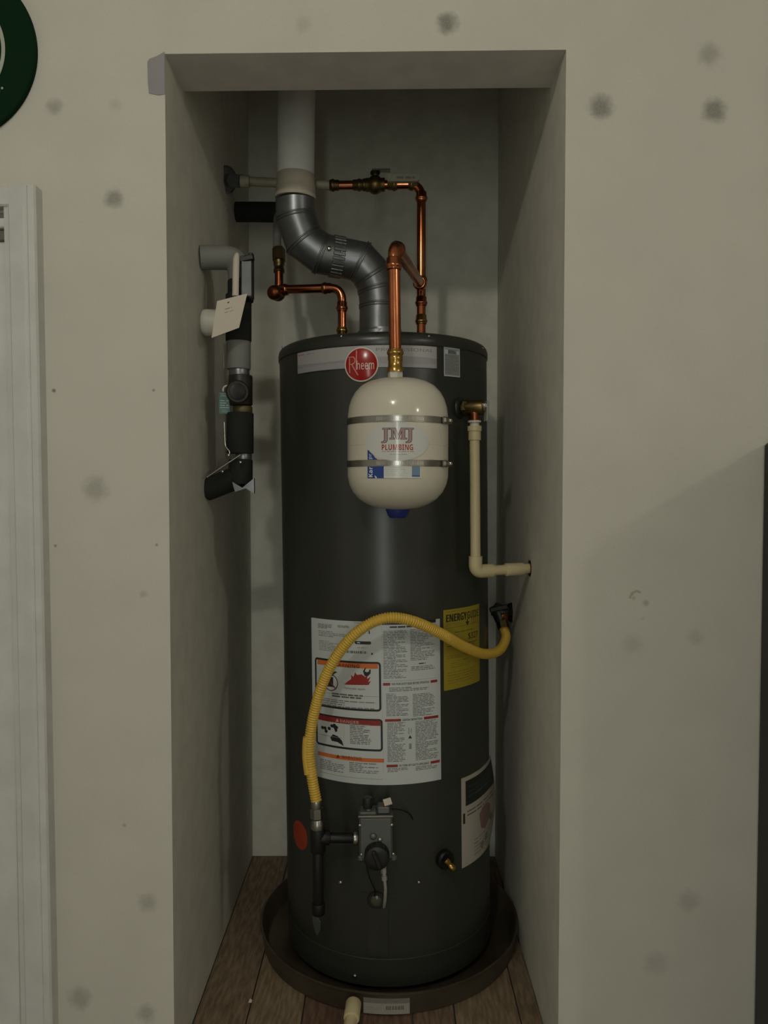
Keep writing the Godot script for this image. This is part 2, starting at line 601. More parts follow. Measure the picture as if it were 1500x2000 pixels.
func frame(im: Image, x0: float, y0: float, x1: float, y1: float, w: float, r: float, c: Color, inside: Color) -> void:
	for pass_ in 2:
		var q := w * pass_
		var pts := []
		var rr := maxf(r - q, 1.0)
		for corner in [[x1 - q - rr, y0 + q + rr, -PI / 2], [x1 - q - rr, y1 - q - rr, 0.0], [x0 + q + rr, y1 - q - rr, PI / 2], [x0 + q + rr, y0 + q + rr, PI]]:
			for k in 6:
				var a: float = corner[2] + PI / 2 * k / 5.0
				pts.append(Vector2(corner[0] + cos(a) * rr, corner[1] + sin(a) * rr))
		fill_poly(im, pts, c if pass_ == 0 else inside)


# ---------------------------------------------------------------- the setting
# paint of the wall with its smudges, as one sheet two millimetres a pixel from x -0.80 to 0.80 and y 0 to 2.10
func front_paint() -> StandardMaterial3D:
	var size := Vector2i(800, 1050)
	var im := Image.create(size.x, size.y, false, Image.FORMAT_RGB8)
	var fine := FastNoiseLite.new()
	fine.frequency = 0.35
	fine.seed = 5
	var broad := FastNoiseLite.new()
	broad.frequency = 0.012
	broad.seed = 8
	var base := Color(0.78, 0.765, 0.72)
	for y in size.y:
		for x in size.x:
			var k := 1.0 + 0.016 * fine.get_noise_2d(x, y) + 0.018 * broad.get_noise_2d(x, y)
			im.set_pixel(x, y, Color(base.r * k, base.g * k, base.b * k))
	# smudges: where, radius, how dark; ragged round the edge and grainy
	for s in [[Vector3(0.1111, 1.9842, -1.4450), 0.021, 0.30], [Vector3(0.3952, 1.8328, -1.4450), 0.024, 0.26], [Vector3(0.6049, 1.8250, -1.4450), 0.024, 0.26], [Vector3(-0.5072, 1.6660, -1.4450), 0.019, 0.22], [Vector3(0.5949, 1.9279, -1.4450), 0.023, 0.13],
			[Vector3(-0.6152, 1.8344, -1.4450), 0.016, 0.15], [Vector3(-0.5486, 1.1267, -1.4450), 0.026, 0.13], [Vector3(-0.4587, 0.3333, -1.4450), 0.019, 0.13], [Vector3(-0.5911, 0.1450, -1.4450), 0.024, 0.14], [Vector3(-0.4630, 0.1150, -1.4450), 0.020, 0.15],
			[Vector3(-0.5023, 1.8371, -1.4450), 0.012, 0.06], [Vector3(-0.1529, 1.9820, -1.4450), 0.016, 0.07], [Vector3(0.4660, 0.8334, -1.4450), 0.020, 0.07], [Vector3(0.5838, 0.8461, -1.4450), 0.016, 0.06], [Vector3(-0.4600, 0.9283, -1.4450), 0.008, 0.09], [Vector3(0.5783, 0.3382, -1.4450), 0.022, 0.08], [Vector3(0.5161, 0.2180, -1.4450), 0.024, 0.07],
			[Vector3(-0.6240, 1.3110, -1.4450), 0.0036, 0.42], [Vector3(-0.4366, 1.3119, -1.4450), 0.003, 0.34], [Vector3(-0.6255, 1.0195, -1.4450), 0.003, 0.34], [Vector3(-0.4339, 1.0215, -1.4450), 0.003, 0.28], [Vector3(-0.5012, 0.4838, -1.4450), 0.004, 0.18], [Vector3(0.4902, 0.9112, -1.4450), 0.007, 0.14], [Vector3(0.4669, 0.9210, -1.4450), 0.0035, 0.16], [Vector3(0.4848, 0.8821, -1.4450), 0.004, 0.08]]:
		var c := Vector2((s[0].x + 0.8) / 1.6 * size.x, (2.1 - s[0].y) / 2.1 * size.y)
		var r: float = s[1] / 0.002
		for y in range(maxi(int(c.y - r * 1.5), 0), mini(int(c.y + r * 1.5) + 1, size.y)):
			for x in range(maxi(int(c.x - r * 1.5), 0), mini(int(c.x + r * 1.5) + 1, size.x)):
				var d := Vector2(x + 0.5, y + 0.5).distance_to(c) / r
				d += 0.28 * broad.get_noise_2d(x * 7.0, y * 7.0)
				var f := clampf((1.15 - d) / 0.75, 0.0, 1.0)
				if f > 0.0:
					f = minf(f, 1.0) * s[2] * (1.0 + 0.3 * fine.get_noise_2d(x * 1.7, y * 1.7))
					im.set_pixel(x, y, im.get_pixel(x, y) * Color(1.0 - f, 1.0 - f, 1.0 - f * 1.02))
	for k in 14:                                   # a short curved scuff on the right
		var q: Vector3 = Vector3(0.4717, 0.9287, -1.4450) + Vector3(-0.012 * cos(k * 0.16), 0.012 * sin(k * 0.16) - 0.006, 0)
		im.fill_rect(Rect2i(int((q.x + 0.8) / 1.6 * size.x), int((2.1 - q.y) / 2.1 * size.y), 2, 2), Color(0.66, 0.63, 0.56))
	var m := mat("smudged wall paint", Color.WHITE, 0.75, 0.0, null, 0.3)
	m.albedo_texture = ImageTexture.create_from_image(im)
	return m


func wall_uv(sh: Shape) -> Shape:
	for k in sh.v.size():
		sh.t[k] = Vector2((sh.v[k].x + 0.8) / 1.6, (2.1 - sh.v[k].y) / 2.1)
	return sh


const LEFT := -0.4097
const RIGHT := 0.3309
const FRONT := -1.445
const HEADER := -1.58
const BACK := -2.31


func room() -> void:
	var paint := front_paint()
	# one sheet of wall 135 mm thick round the opening; the header hangs a little out of level, its underside climbs to the right
	var h0 := Vector2(LEFT, 1.9295)
	var h1 := Vector2(RIGHT, 1.9358)
	var front := Shape.new()
	for z in [FRONT, HEADER]:
		var o := Vector3.BACK if z == FRONT else Vector3.FORWARD
		front.quad(Vector3(-2.6, 0, z), Vector3(LEFT, 0, z), Vector3(LEFT, 2.6, z), Vector3(-2.6, 2.6, z), o)
		front.quad(Vector3(RIGHT, 0, z), Vector3(3.6, 0, z), Vector3(3.6, 2.6, z), Vector3(RIGHT, 2.6, z), o)
		front.quad(Vector3(h0.x, h0.y, z), Vector3(h1.x, h1.y, z), Vector3(h1.x, 2.6, z), Vector3(h0.x, 2.6, z), o)
	var wall := single("wall_front", wall_uv(front), paint)
	var returns := Shape.new()
	returns.quad(Vector3(LEFT, 0, FRONT), Vector3(LEFT, h0.y, FRONT), Vector3(LEFT, h0.y, HEADER), Vector3(LEFT, 0, HEADER), Vector3.RIGHT)
	returns.quad(Vector3(RIGHT, 0, FRONT), Vector3(RIGHT, h1.y, FRONT), Vector3(RIGHT, h1.y, HEADER), Vector3(RIGHT, 0, HEADER), Vector3.LEFT)
	part("side_return", returns, M["lightened alcove paint"], wall)
	var under := Shape.new()
	under.quad(Vector3(h0.x, h0.y, FRONT), Vector3(h1.x, h1.y, FRONT), Vector3(h1.x, h1.y, HEADER), Vector3(h0.x, h0.y, HEADER), Vector3.DOWN)
	part("header_underside", under, M["lightened header primer"], wall)
	single("wall_alcove_left", slab(Vector3(LEFT - 0.1, 0, BACK - 0.1), Vector3(LEFT, 2.6, HEADER)), M["lightened alcove paint"])
	single("wall_alcove_right", slab(Vector3(RIGHT, 0, BACK - 0.1), Vector3(RIGHT + 0.1, 2.6, HEADER)), M["lightened alcove paint"])
	single("wall_alcove_back", slab(Vector3(LEFT, 0, BACK - 0.1), Vector3(RIGHT, 2.6, BACK)), M["lightened alcove paint"])
	single("wall_left", slab(Vector3(-2.6, 0, -1.445), Vector3(-2.5, 2.6, 2.7)), M["white ceiling paint"])
	single("wall_right", slab(Vector3(3.5, 0, -1.445), Vector3(3.6, 2.6, 2.7)), M["white ceiling paint"])
	var back := Shape.new()                       # the wall behind the camera, with a narrow pane beside a door
	for b in [[-2.6, 0.0, -0.22, 2.6], [-0.02, 0.0, 3.6, 2.6], [-0.22, 0.0, -0.02, 0.06], [-0.22, 1.9, -0.02, 2.6]]:
		back.box(Vector3(b[2] - b[0], b[3] - b[1], 0.1), 0.0005, Transform3D(Basis(), Vector3((b[0] + b[2]) / 2.0, (b[1] + b[3]) / 2.0, 2.65)))
	single("wall_back", back, M["white ceiling paint"])
	var win := thing("window_1", "tall pane of daylight in the wall behind the camera", "window", Vector3(-0.12, 0.06, 2.65))
	win.set_meta("kind", "structure")
	part("pane", slab(Vector3(-0.22, 0.06, 2.60), Vector3(-0.02, 1.9, 2.61)), M["day pane"], win)
	single("ceiling", slab(Vector3(-2.6, 2.5, -2.41), Vector3(3.6, 2.6, 2.7)), M["white ceiling paint"])
	# the jambs' own left and right returns are the front wall's ends; a grey hole with dirt round it where the wall hides a stub
	for l in [[Vector3(-0.40, 2.40, 0.36), 0.57], [Vector3(2.75, 2.40, 1.2), 0.56]]:
		var lamp := thing("ceiling_lamp", ["bare globe lamp on the ceiling nearly above the camera", "bare globe lamp on the ceiling far to the right"][0 if l[0].x < 0 else 1], "lamp", l[0])
		part("lamp_base", rod(l[0] + Vector3(0, 0.045, 0), l[0] + Vector3(0, 0.10, 0), 0.055), M["white plastic"], lamp)
		var globe := Shape.new()
		var prof := []
		for k in 13:
			prof.append(Vector2(0.05 * sin(PI * k / 12.0), -0.05 * cos(PI * k / 12.0)))
		globe.lathe(prof, 24, Transform3D(Basis(), l[0]), 0.3)
		part("globe", globe, M["lamp glass"], lamp)
		var o := OmniLight3D.new()
		o.name = "lamp_light"
		o.light_color = Color(1.0, 0.985, 0.93)
		o.light_energy = l[1]
		o.light_size = 0.045
		o.omni_range = 12.0
		o.omni_attenuation = 2.0
		o.shadow_enabled = true
		lamp.add_child(o)


func floor_and_planks() -> void:
	var base := single("floor", slab(Vector3(-2.6, -0.1, -2.41), Vector3(3.6, -0.012, 2.7)), M["concrete"])
	var edges := [LEFT, -0.297, -0.180, -0.062, 0.056, 0.146, 0.285, RIGHT]
	for k in edges.size() - 1:
		part("plank", slab(Vector3(edges[k] + 0.0012, -0.012, BACK), Vector3(edges[k + 1] - 0.0012, [0.0, 0.0004, -0.0003][k % 3], -1.30), 0.0012), M["dusty plank %d" % [0, 2, 3, 3, 1, 2, 0][k]], base)
	part("room_floor", slab(Vector3(-2.6, -0.012, -1.298), Vector3(3.6, 0.0, 2.7)), M["concrete"], base)
	for s in [[-2.6, LEFT], [RIGHT, 3.6]]:
		part("room_floor", slab(Vector3(s[0], -0.012, -1.445), Vector3(s[1], 0.0, -1.298)), M["concrete"], base)


# ---------------------------------------------------------------- the heater
func around(a: float, r: float, y: float) -> Vector3:
	return Vector3(r * sin(a), y, r * cos(a))


func facing(a: float, r: float, y: float) -> Transform3D:   # on the jacket, z outwards
	return Transform3D(Basis(Vector3.UP, a), around(a, r, y))


const TANK := 0.255


func screw(at: Transform3D, r: float, h: float) -> Shape:
	return Shape.new().lathe([Vector2(0, 0), Vector2(r, 0), Vector2(r, h * 0.3), Vector2(r * 0.75, h * 0.8), Vector2(r * 0.3, h), Vector2(0, h)], 14, at * Transform3D(Basis(Vector3.RIGHT, PI / 2), Vector3.ZERO), 0.4)


func water_heater() -> void:
	var t := thing("water_heater", "tall dark grey cylindrical gas water heater standing in the alcove", "water heater", Vector3(0.0068, 0.0180, -1.9200))
	t.rotation.z = 0.0110
	var body := part("tank_jacket", Shape.new().lathe([Vector2(0, 0), Vector2(0.249, 0), Vector2(TANK, 0.004), Vector2(TANK, 1.424)], 96), M["dark jacket enamel"], t)
	var lid := part("lid", Shape.new().lathe([Vector2(TANK, 1.419), Vector2(0.2572, 1.419), Vector2(0.2575, 1.4195), Vector2(0.2575, 1.432), Vector2(0.2558, 1.439), Vector2(0.252, 1.4445), Vector2(0.246, 1.448), Vector2(0.236, 1.450), Vector2(0.0, 1.452)], 96, Transform3D(), 0.6), M["dark jacket enamel"], t)
	for q in [Vector2(-0.3553, 1.4400), Vector2(0.4039, 1.4387), Vector2(1.1563, 1.4350), Vector2(-1.1598, 1.4430)]:
		part("screw", screw(facing(q.x, 0.257, q.y), 0.0026, 0.002), M["bright steel"], lid)
	# seams of the jacket
	part("base_ring", Shape.new().lathe([Vector2(TANK, 0.06), Vector2(0.2562, 0.061), Vector2(0.2562, 0.066), Vector2(TANK, 0.067)], 96), M["dark jacket enamel"], t)
	# printed band under the lid
	part("name_band", Shape.new().wrap(TANK, -0.8583, 0.4823, 1.3687, 1.4171, 0.0006, Transform3D(), 48), band_print(), t, "silver grey band printed around the upper jacket")
	var bq := Vector2(Vector2(-0.1805, 1.3768))
	var badge := part("badge", Shape.new().wrap_oval(TANK + 0.0006, bq.x, bq.y, 0.0372, 0.0372, 0.002, 0.004), M["white plastic"], t, "round red badge with pale rim")
	part("badge_face", Shape.new().wrap_oval(TANK + 0.0012, bq.x, bq.y, 0.0345, 0.0345, 0.0022, 0.0045), badge_print(), badge)
	part("rating_sticker", Shape.new().wrap(TANK, 0.5569, 0.7425, 1.3554, 1.4193, 0.0005, Transform3D(), 10), sticker_print(), t, "small white sticker of fine print")
	part("instruction_label", Shape.new().wrap(TANK, -0.7177, 0.4907, 0.4578, 0.8186, 0.0005, Transform3D(), 40), main_print(), t, "large white label with warnings and fine print")
	part("energy_label", Shape.new().wrap(TANK, 0.5284, 1.0307, 0.6553, 0.8365, 0.0005, Transform3D(), 20), energy_print(), t, "yellow energy label")
	part("side_label", Shape.new().peeled(TANK, 0.7202, 1.4361, 0.2376, 0.4456, 0.0005, 0.014), side_print(), t, "white label with dark heading low on the right side")
	var oq := Vector2(Vector2(-0.9461, 0.2992))
	part("round_sticker", Shape.new().wrap_oval(TANK, oq.x, oq.y, 0.033, 0.033, 0.0005), M["orange sticker"], t, "round orange sticker")
	# burner door: a shallow raised sheet low on the front, with a lens and bolts
	var dq := Vector2(Vector2(-0.0797, 0.0940))
	var door := part("burner_door", Shape.new().wrap(TANK, dq.x - 0.17, dq.x + 0.17, 0.075, 0.215, 0.0016, Transform3D(), 14), M["dark jacket enamel"], t)
	part("centre_strip", Shape.new().wrap(TANK + 0.0016, dq.x - 0.098, dq.x + 0.072, 0.076, 0.205, 0.004, Transform3D(), 8), M["dark jacket enamel"], door)
	var vq := Vector2(Vector2(-0.1062, 0.2011))
	part("sight_glass", Shape.new().wrap_oval(TANK, vq.x, vq.y, 0.012, 0.013, 0.006, 0.003), M["clear lens"], t)
	part("sight_glass_rim", Shape.new().lathe([Vector2(0.0125, 0), Vector2(0.0195, 0), Vector2(0.0195, 0.005), Vector2(0.018, 0.007), Vector2(0.0125, 0.007)], 30, facing(vq.x, TANK, vq.y) * Transform3D(Basis(Vector3.RIGHT, PI / 2), Vector3.ZERO)), M["dark plastic"], t)
	for q in [Vector2(-0.4332, 0.2293), Vector2(0.2672, 0.2353), Vector2(-0.3071, 0.0224)]:
		part("door_bolt", screw(facing(q.x, TANK, q.y), 0.005, 0.005), M["steel"], t)
	# bent grey tab low on the left
	var tq := Vector2(Vector2(-0.6949, 0.1168))
	part("latch_tab", Shape.new().prism(PackedVector2Array([Vector2(-0.013, 0.026), Vector2(-0.004, 0.020), Vector2(0.012, 0.006), Vector2(0.012, -0.010), Vector2(0.004, -0.028), Vector2(-0.004, -0.020), Vector2(-0.011, 0.0)]), 0.004, facing(tq.x, TANK + 0.003, tq.y)), M["cast aluminium"], t)
	gas_control(t)
	# drain valve: dark collar and a brass spout slanting down
	var wq := Vector2(Vector2(0.5067, 0.2777))
	var drain := part("drain_valve", Shape.new().lathe([Vector2(0.019, 0), Vector2(0.021, 0.003), Vector2(0.021, 0.014), Vector2(0.018, 0.018), Vector2(0.010, 0.018), Vector2(0.009, 0.026), Vector2(0, 0.026)], 28, facing(wq.x, TANK - 0.001, wq.y) * Transform3D(Basis(Vector3.RIGHT, PI / 2), Vector3.ZERO)), M["black iron"], t)
	var spout := Shape.new()
	var s0 := Vector3(Vector3(0.1262, 0.2892, 0.2560))
	var s1 := Vector3(Vector3(0.1536, 0.2599, 0.2620))
	spout.lathe([Vector2(0, 0), Vector2(0.0075, 0), Vector2(0.0075, 0.009), Vector2(0.0058, 0.0105), Vector2(0.0058, 0.014), Vector2(0.0072, 0.0155), Vector2(0.0072, 0.026), Vector2(0.005, 0.028), Vector2(0.0, 0.028)], 18, along(s0, s1), 0.5)
	part("spout", spout, M["brass"], drain, "brass spout")
	# flue collar on the lid
	part("flue_collar", Shape.new().lathe([Vector2(0.066, 1.450), Vector2(0.064, 1.452), Vector2(0.060, 1.462), Vector2(0.053, 1.478), Vector2(0.0515, 1.49), Vector2(0.050, 1.50)], 40, Transform3D(Basis(), Vector3(-0.003, 0, 0)), 0.5), M["galvanized steel"], t)


func gas_control(t: Node3D) -> void:
	var z0 := 0.252
	var c0: Vector3 = Vector3(-0.0607, 0.4131, 0.3180)
	var c1: Vector3 = Vector3(0.0099, 0.3221, 0.3180)
	var mid := (c0 + c1) / 2.0
	var w := c1.x - c0.x
	var h := c0.y - c1.y
	var valve := part("gas_control", Shape.new().box(Vector3(w, h, 0.066), 0.004, Transform3D(Basis(), Vector3(mid.x, mid.y, z0 + 0.033))), M["cast aluminium"], t, "grey metal gas control box with black knob")
	part("cover_plate", Shape.new().box(Vector3(w + 0.004, 0.004, 0.03), 0.001, Transform3D(Basis(), Vector3(mid.x, c0.y + 0.002, 0.305))), M["steel"], valve)
	part("top_bracket", Shape.new().box(Vector3(0.026, 0.014, 0.03), 0.002, Transform3D(Basis(), Vector3(mid.x + 0.017, c0.y + 0.011, 0.295))), M["cast aluminium"], valve)
	part("top_bracket", Shape.new().box(Vector3(0.034, 0.006, 0.034), 0.001, Transform3D(Basis(), Vector3(mid.x - 0.016, c0.y + 0.007, 0.297))), M["cast aluminium"], valve)
	part("igniter_button", rod(Vector3(Vector3(-0.0425, 0.4262, 0.3000)), Vector3(Vector3(-0.0423, 0.4506, 0.3000)), 0.0105, 0.003), M["dark plastic"], valve, "black push button")
	part("button_guard", rod(Vector3(Vector3(-0.0416, 0.4128, 0.3000)), Vector3(Vector3(-0.0414, 0.4262, 0.3000)), 0.0075, 0.001), M["cast aluminium"], valve)
	var tagp := Vector3(Vector3(0.0003, 0.4412, 0.3050))
	part("wire_tag", Shape.new().box(Vector3(0.017, 0.015, 0.0012), 0.0005, Transform3D(Basis(Vector3.BACK, 0.28), tagp)), M["paper"], valve, "tiny white tag")
	part("brass_clip", Shape.new().box(Vector3(0.011, 0.003, 0.006), 0.001, Transform3D(Basis(), Vector3(Vector3(-0.0041, 0.4302, 0.3050)))), M["copper"], valve)
	for q in [Vector3(-0.0587, 0.3966, 0.3180), Vector3(0.0085, 0.3971, 0.3180), Vector3(-0.0562, 0.3338, 0.3180), Vector3(0.0111, 0.3343, 0.3180)]:
		part("cover_screw", screw(Transform3D(Basis(), q), 0.0034, 0.0028), M["bright steel"], valve)
	part("adjuster", screw(Transform3D(Basis(), Vector3(Vector3(-0.0308, 0.3732, 0.3180))), 0.0075, 0.006), M["cast aluminium"], valve)
	part("adjuster", screw(Transform3D(Basis(), Vector3(Vector3(-0.0168, 0.3654, 0.3180))), 0.0055, 0.004), M["steel"], valve)
	for q in [Vector3(-0.0576, 0.3231, 0.3120), Vector3(0.0121, 0.3236, 0.3120)]:
		part("mounting_ear", Shape.new().box(Vector3(0.014, 0.014, 0.010), 0.004, Transform3D(Basis(), q)), M["cast aluminium"], valve)
	var kq: Vector3 = Vector3(-0.0236, 0.3346, 0.3180)
	var kx := Transform3D(Basis(Vector3.RIGHT, PI / 2), kq)
	var knob := Shape.new()
	knob.lathe([Vector2(0.0268, 0), Vector2(0.0268, 0.004), Vector2(0.0255, 0.006), Vector2(0.0255, 0.020), Vector2(0.0235, 0.0225), Vector2(0.012, 0.0225), Vector2(0.0, 0.0225)], 40, kx, 0.6)
	for k in 20:
		knob.box(Vector3(0.0022, 0.0022, 0.016), 0.0006, Transform3D(Basis(Vector3.BACK, TAU * k / 20.0), kq + Vector3(cos(TAU * k / 20.0) * 0.0258, sin(TAU * k / 20.0) * 0.0258, 0.012)))
	var kn := part("knob", knob, M["dark plastic"], valve, "black temperature knob")
	part("grip", Shape.new().box(Vector3(0.010, 0.040, 0.010), 0.003, Transform3D(Basis(Vector3.BACK, 0.35), kq + Vector3(0, 0, 0.026))), M["dark plastic"], kn)
	# burner tube and its fitting below the knob
	var f0: Vector3 = Vector3(-0.0101, 0.2927, 0.2900)
	var f1: Vector3 = Vector3(-0.0082, 0.2623, 0.2900)
	var fit := Shape.new()
	hexagon(fit, f0, f0.lerp(f1, 0.45), 0.0062)
	fit.lathe([Vector2(0.0, 0), Vector2(0.0042, 0), Vector2(0.0042, 0.006), Vector2(0.006, 0.0065), Vector2(0.006, 0.016), Vector2(0.0, 0.016)], 16, along(f0.lerp(f1, 0.42), f1))
	part("tube_nut", fit, M["tube silver"], valve)
	part("burner_tube", Shape.new().tube(bend([Vector3(Vector3(-0.0082, 0.2646, 0.2900)), Vector3(Vector3(-0.0062, 0.2444, 0.2880)), Vector3(Vector3(-0.0077, 0.2095, 0.2760)), Vector3(Vector3(-0.0102, 0.1870, 0.2580))], 0.02), 0.0035, 12), M["tube silver"], valve)
	part("sensor_wire", Shape.new().tube(curve([Vector3(Vector3(-0.0467, 0.2939, 0.2850)), Vector3(Vector3(-0.0405, 0.2630, 0.2800)), Vector3(Vector3(-0.0300, 0.2294, 0.2660)), Vector3(Vector3(-0.0314, 0.2090, 0.2580))], 0.004), 0.0015, 8), M["black iron"], valve)
	part("sensor_wire", Shape.new().tube(curve([Vector3(Vector3(0.0101, 0.4171, 0.2850)), Vector3(Vector3(0.0312, 0.4090, 0.2720)), Vector3(Vector3(0.0483, 0.3931, 0.2565)), Vector3(Vector3(0.0551, 0.3781, 0.2485))], 0.004), 0.0015, 8), M["black iron"], valve)


const WHITE := Color(0.755, 0.77, 0.765)
const BLACK := Color(0.12, 0.13, 0.12)
const TYPE := Color(0.42, 0.43, 0.43)
const RED := Color(0.55, 0.16, 0.14)
const ORANGE := Color(0.80, 0.42, 0.20)


func band_print() -> Material:
	var s := Vector2i(1024, 144)
	var im := sheet(s, Color(0.64, 0.63, 0.63))
	var pts := [Vector2(0, s.y * 0.52)]                          # three flat grey waves
	for k in 33:
		var x := s.x * k / 32.0
		pts.append(Vector2(x, s.y * (0.55 + 0.07 * sin(k * 0.19))))
	pts.append(Vector2(s.x, s.y))
	pts.append(Vector2(0, s.y))
	fill_poly(im, pts, Color(0.56, 0.55, 0.56))
	pts = [Vector2(0, s.y * 0.80)]
	for k in 33:
		pts.append(Vector2(s.x * k / 32.0, s.y * (0.76 - 0.06 * sin(k * 0.19))))
	pts.append(Vector2(s.x, s.y))
	pts.append(Vector2(0, s.y))
	fill_poly(im, pts, Color(0.60, 0.59, 0.60))
	bar(im, 0, s.y - 5, s.x, s.y, BLACK)
	rows(im, 12, s.y * 0.11, 92, s.y * 0.2, 9, Color(0.66, 0.36, 0.34), 0.9)
	rows(im, 100, s.y * 0.11, 170, s.y * 0.2, 9, Color(0.48, 0.47, 0.47), 0.9)
	ink(im, "PROFESSIONAL", Rect2(s.x * 0.60, s.y * 0.12, s.x * 0.375, s.y * 0.14), Color(0.42, 0.41, 0.41))
	return printed("band print", im, 0.35)


func badge_print() -> Material:
	var im := sheet(Vector2i(512, 512), Color(0.62, 0.09, 0.075))
	var pale := Color(0.80, 0.58, 0.54)
	ink(im, "heem", Rect2(192, 196, 272, 146), Color(0.86, 0.80, 0.77), 400, "Droid Sans")
	bar(im, 176, 30, 192, 342, pale)                             # the tall stem the R shares with the h
	bar(im, 60, 150, 76, 390, pale)                              # R: stem, bowl and leg
	for k in 40:
		var a := -PI / 2 + PI * k / 39.0
		bar(im, 104 + 52 * cos(a), 186 + 58 * sin(a), 118 + 52 * cos(a), 198 + 58 * sin(a), pale)
	bar(im, 48, 128, 108, 141, pale)
	bar(im, 66, 245, 108, 256, pale)
	fill_poly(im, [Vector2(96, 250), Vector2(114, 250), Vector2(214, 424), Vector2(198, 432)], pale)
	return printed("badge print", im, 0.2)


func sticker_print() -> Material:
	var s := Vector2i(256, 345)
	var im := sheet(s, WHITE)
	bar(im, 10, 14, s.x - 10, s.y - 14, Color(0.55, 0.56, 0.56))
	bar(im, 14, 30, 60, 80, WHITE)
	bar(im, s.x - 56, 34, s.x - 14, 78, WHITE)
	rows(im, 66, 34, s.x - 60, 84, 14, BLACK, 0.6)
	rows(im, 18, 96, s.x - 14, s.y - 22, 13, Color(0.38, 0.39, 0.39), 0.5)
	return printed("sticker print", im)


func main_print() -> Material:
	var s := Vector2i(1000, 1168)
	var im := sheet(s, WHITE)
	var line := Color(0.52, 0.53, 0.53)
	# upper left: model data, approval mark and bar code
	rows(im, 67, 34, 199, 75, 9, TYPE, 0.75)
	rows(im, 238, 35, 338, 59, 9, TYPE, 0.75)
	rows(im, 71, 86, 360, 135, 11, TYPE)
	rows(im, 74, 157, 256, 233, 11, Color(0.5, 0.5, 0.5))
	rows(im, 369, 6, 459, 25, 12, Color(0.6, 0.55, 0.5), 0.8)
	bar(im, 473, 65, 482, 87, BLACK)
	frame(im, 371, 141, 490, 163, 3, 10, BLACK, BLACK)
	rows(im, 387, 148, 420, 158, 14, WHITE, 0.6)
	rows(im, 428, 150, 480, 156, 14, Color(0.45, 0.45, 0.45), 0.5)
	rows(im, 390, 184, 464, 193, 14, line, 0.5)
	var b0 := Vector2(288, 212)
	var b1 := Vector2(457, 230)
	var x := b0.x
	while x < b1.x:
		var w := rng.randf_range(2.0, 7.0)
		bar(im, x, b0.y, x + w, b1.y, BLACK)
		x += w + rng.randf_range(2.0, 6.0)
	bar(im, 490, 222, 501, 236, BLACK)
	# first warning
	frame(im, 31, 286, 558, 641, 15, 26, BLACK, WHITE)
	bar(im, 57, 300,537, 335, ORANGE)
	ink(im, "WARNING", box2(200, 310,404, 334), Color(0.35, 0.17, 0.10), 700)
	fill_poly(im, [Vector2(151, 337), Vector2(170, 307), Vector2(187, 334)], Color(0.35, 0.17, 0.10))
	var cc := Vector2(172, 452)
	for k in 120:                                                # ring with a bar through a fuel can
		var a := TAU * k / 120.0
		bar(im, cc.x + cos(a) * 58, cc.y + sin(a) * 58, cc.x + cos(a) * 58 + 7, cc.y + sin(a) * 58 + 7, Color(0.40, 0.20, 0.20))
	bar(im, 141, 415, 197, 487, BLACK)
	bar(im, 150, 395, 168, 416, BLACK)
	fill_poly(im, [Vector2(168, 401), Vector2(212, 370), Vector2(233, 375), Vector2(212, 385), Vector2(185, 410)], BLACK)
	fill_poly(im, [Vector2(cc.x - 44, cc.y - 38), Vector2(cc.x - 36, cc.y - 44), Vector2(cc.x + 44, cc.y + 38), Vector2(cc.x + 36, cc.y + 44)], Color(0.45, 0.18, 0.17))
	var flame := Color(0.56, 0.15, 0.12)
	fill_poly(im, [Vector2(285, 459), Vector2(317, 431), Vector2(341, 415), Vector2(341, 385), Vector2(357, 399), Vector2(372, 365), Vector2(384, 383), Vector2(418, 377), Vector2(444, 395), Vector2(462, 379), Vector2(458, 409), Vector2(484, 393), Vector2(465, 431), Vector2(484, 423), Vector2(469, 452)], flame)
	fill_poly(im, [Vector2(440, 387), Vector2(429, 355), Vector2(444, 329), Vector2(452, 332), Vector2(442, 354), Vector2(455, 361), Vector2(470, 357), Vector2(477, 339), Vector2(485, 342), Vector2(484, 368), Vector2(462, 390)], BLACK)
	frame(im, 453, 338, 468, 355, 2, 8, BLACK, BLACK)
	ink(im, "Flammable Vapors", box2(289, 476,443, 494), BLACK)
	bar(im, 72, 533,545, 536, line)
	rows(im, 184, 527,431, 566, 17, Color(0.3, 0.3, 0.3), 0.65)
	rows(im, 72, 575,541, 639, 14.5, TYPE, 0.55)
	# danger
	frame(im, 34, 694, 566, 927, 15, 26, BLACK, WHITE)
	bar(im, 59, 705,550, 743, RED)
	ink(im, "DANGER", box2(249, 715,395, 736), Color(0.74, 0.62, 0.58), 700)
	fill_poly(im, [Vector2(211, 738), Vector2(226, 710), Vector2(240, 734)], Color(0.74, 0.62, 0.58))
	for q in [Rect2(83, 784, 0, 0), Rect2(107, 784, 0, 0), Rect2(116, 805, 0, 0), Rect2(144, 781, 0, 0), Rect2(167, 759, 0, 0), Rect2(189, 752, 0, 0), Rect2(206, 765, 0, 0)]:
		frame(im, q.position.x, q.position.y, q.position.x + 26, q.position.y + 24, 3, 11, BLACK, BLACK)
	fill_poly(im, [Vector2(184, 772), Vector2(219, 763), Vector2(227, 803), Vector2(209, 813), Vector2(201, 792)], BLACK)
	fill_poly(im, [Vector2(165, 857), Vector2(188, 831), Vector2(230, 840), Vector2(263, 869), Vector2(275, 905), Vector2(225, 882), Vector2(178, 881)], BLACK)
	bar(im, 67, 847,264, 851, line)
	bar(im, 277, 738, 278, 912, line)
	rows(im, 325, 737, 486, 892, 12.5, TYPE, 0.6)
	# second warning strip
	bar(im, 49, 978,573, 1006, ORANGE)
	ink(im, "WARNING", box2(257, 974,410, 995), Color(0.45, 0.20, 0.10), 700)
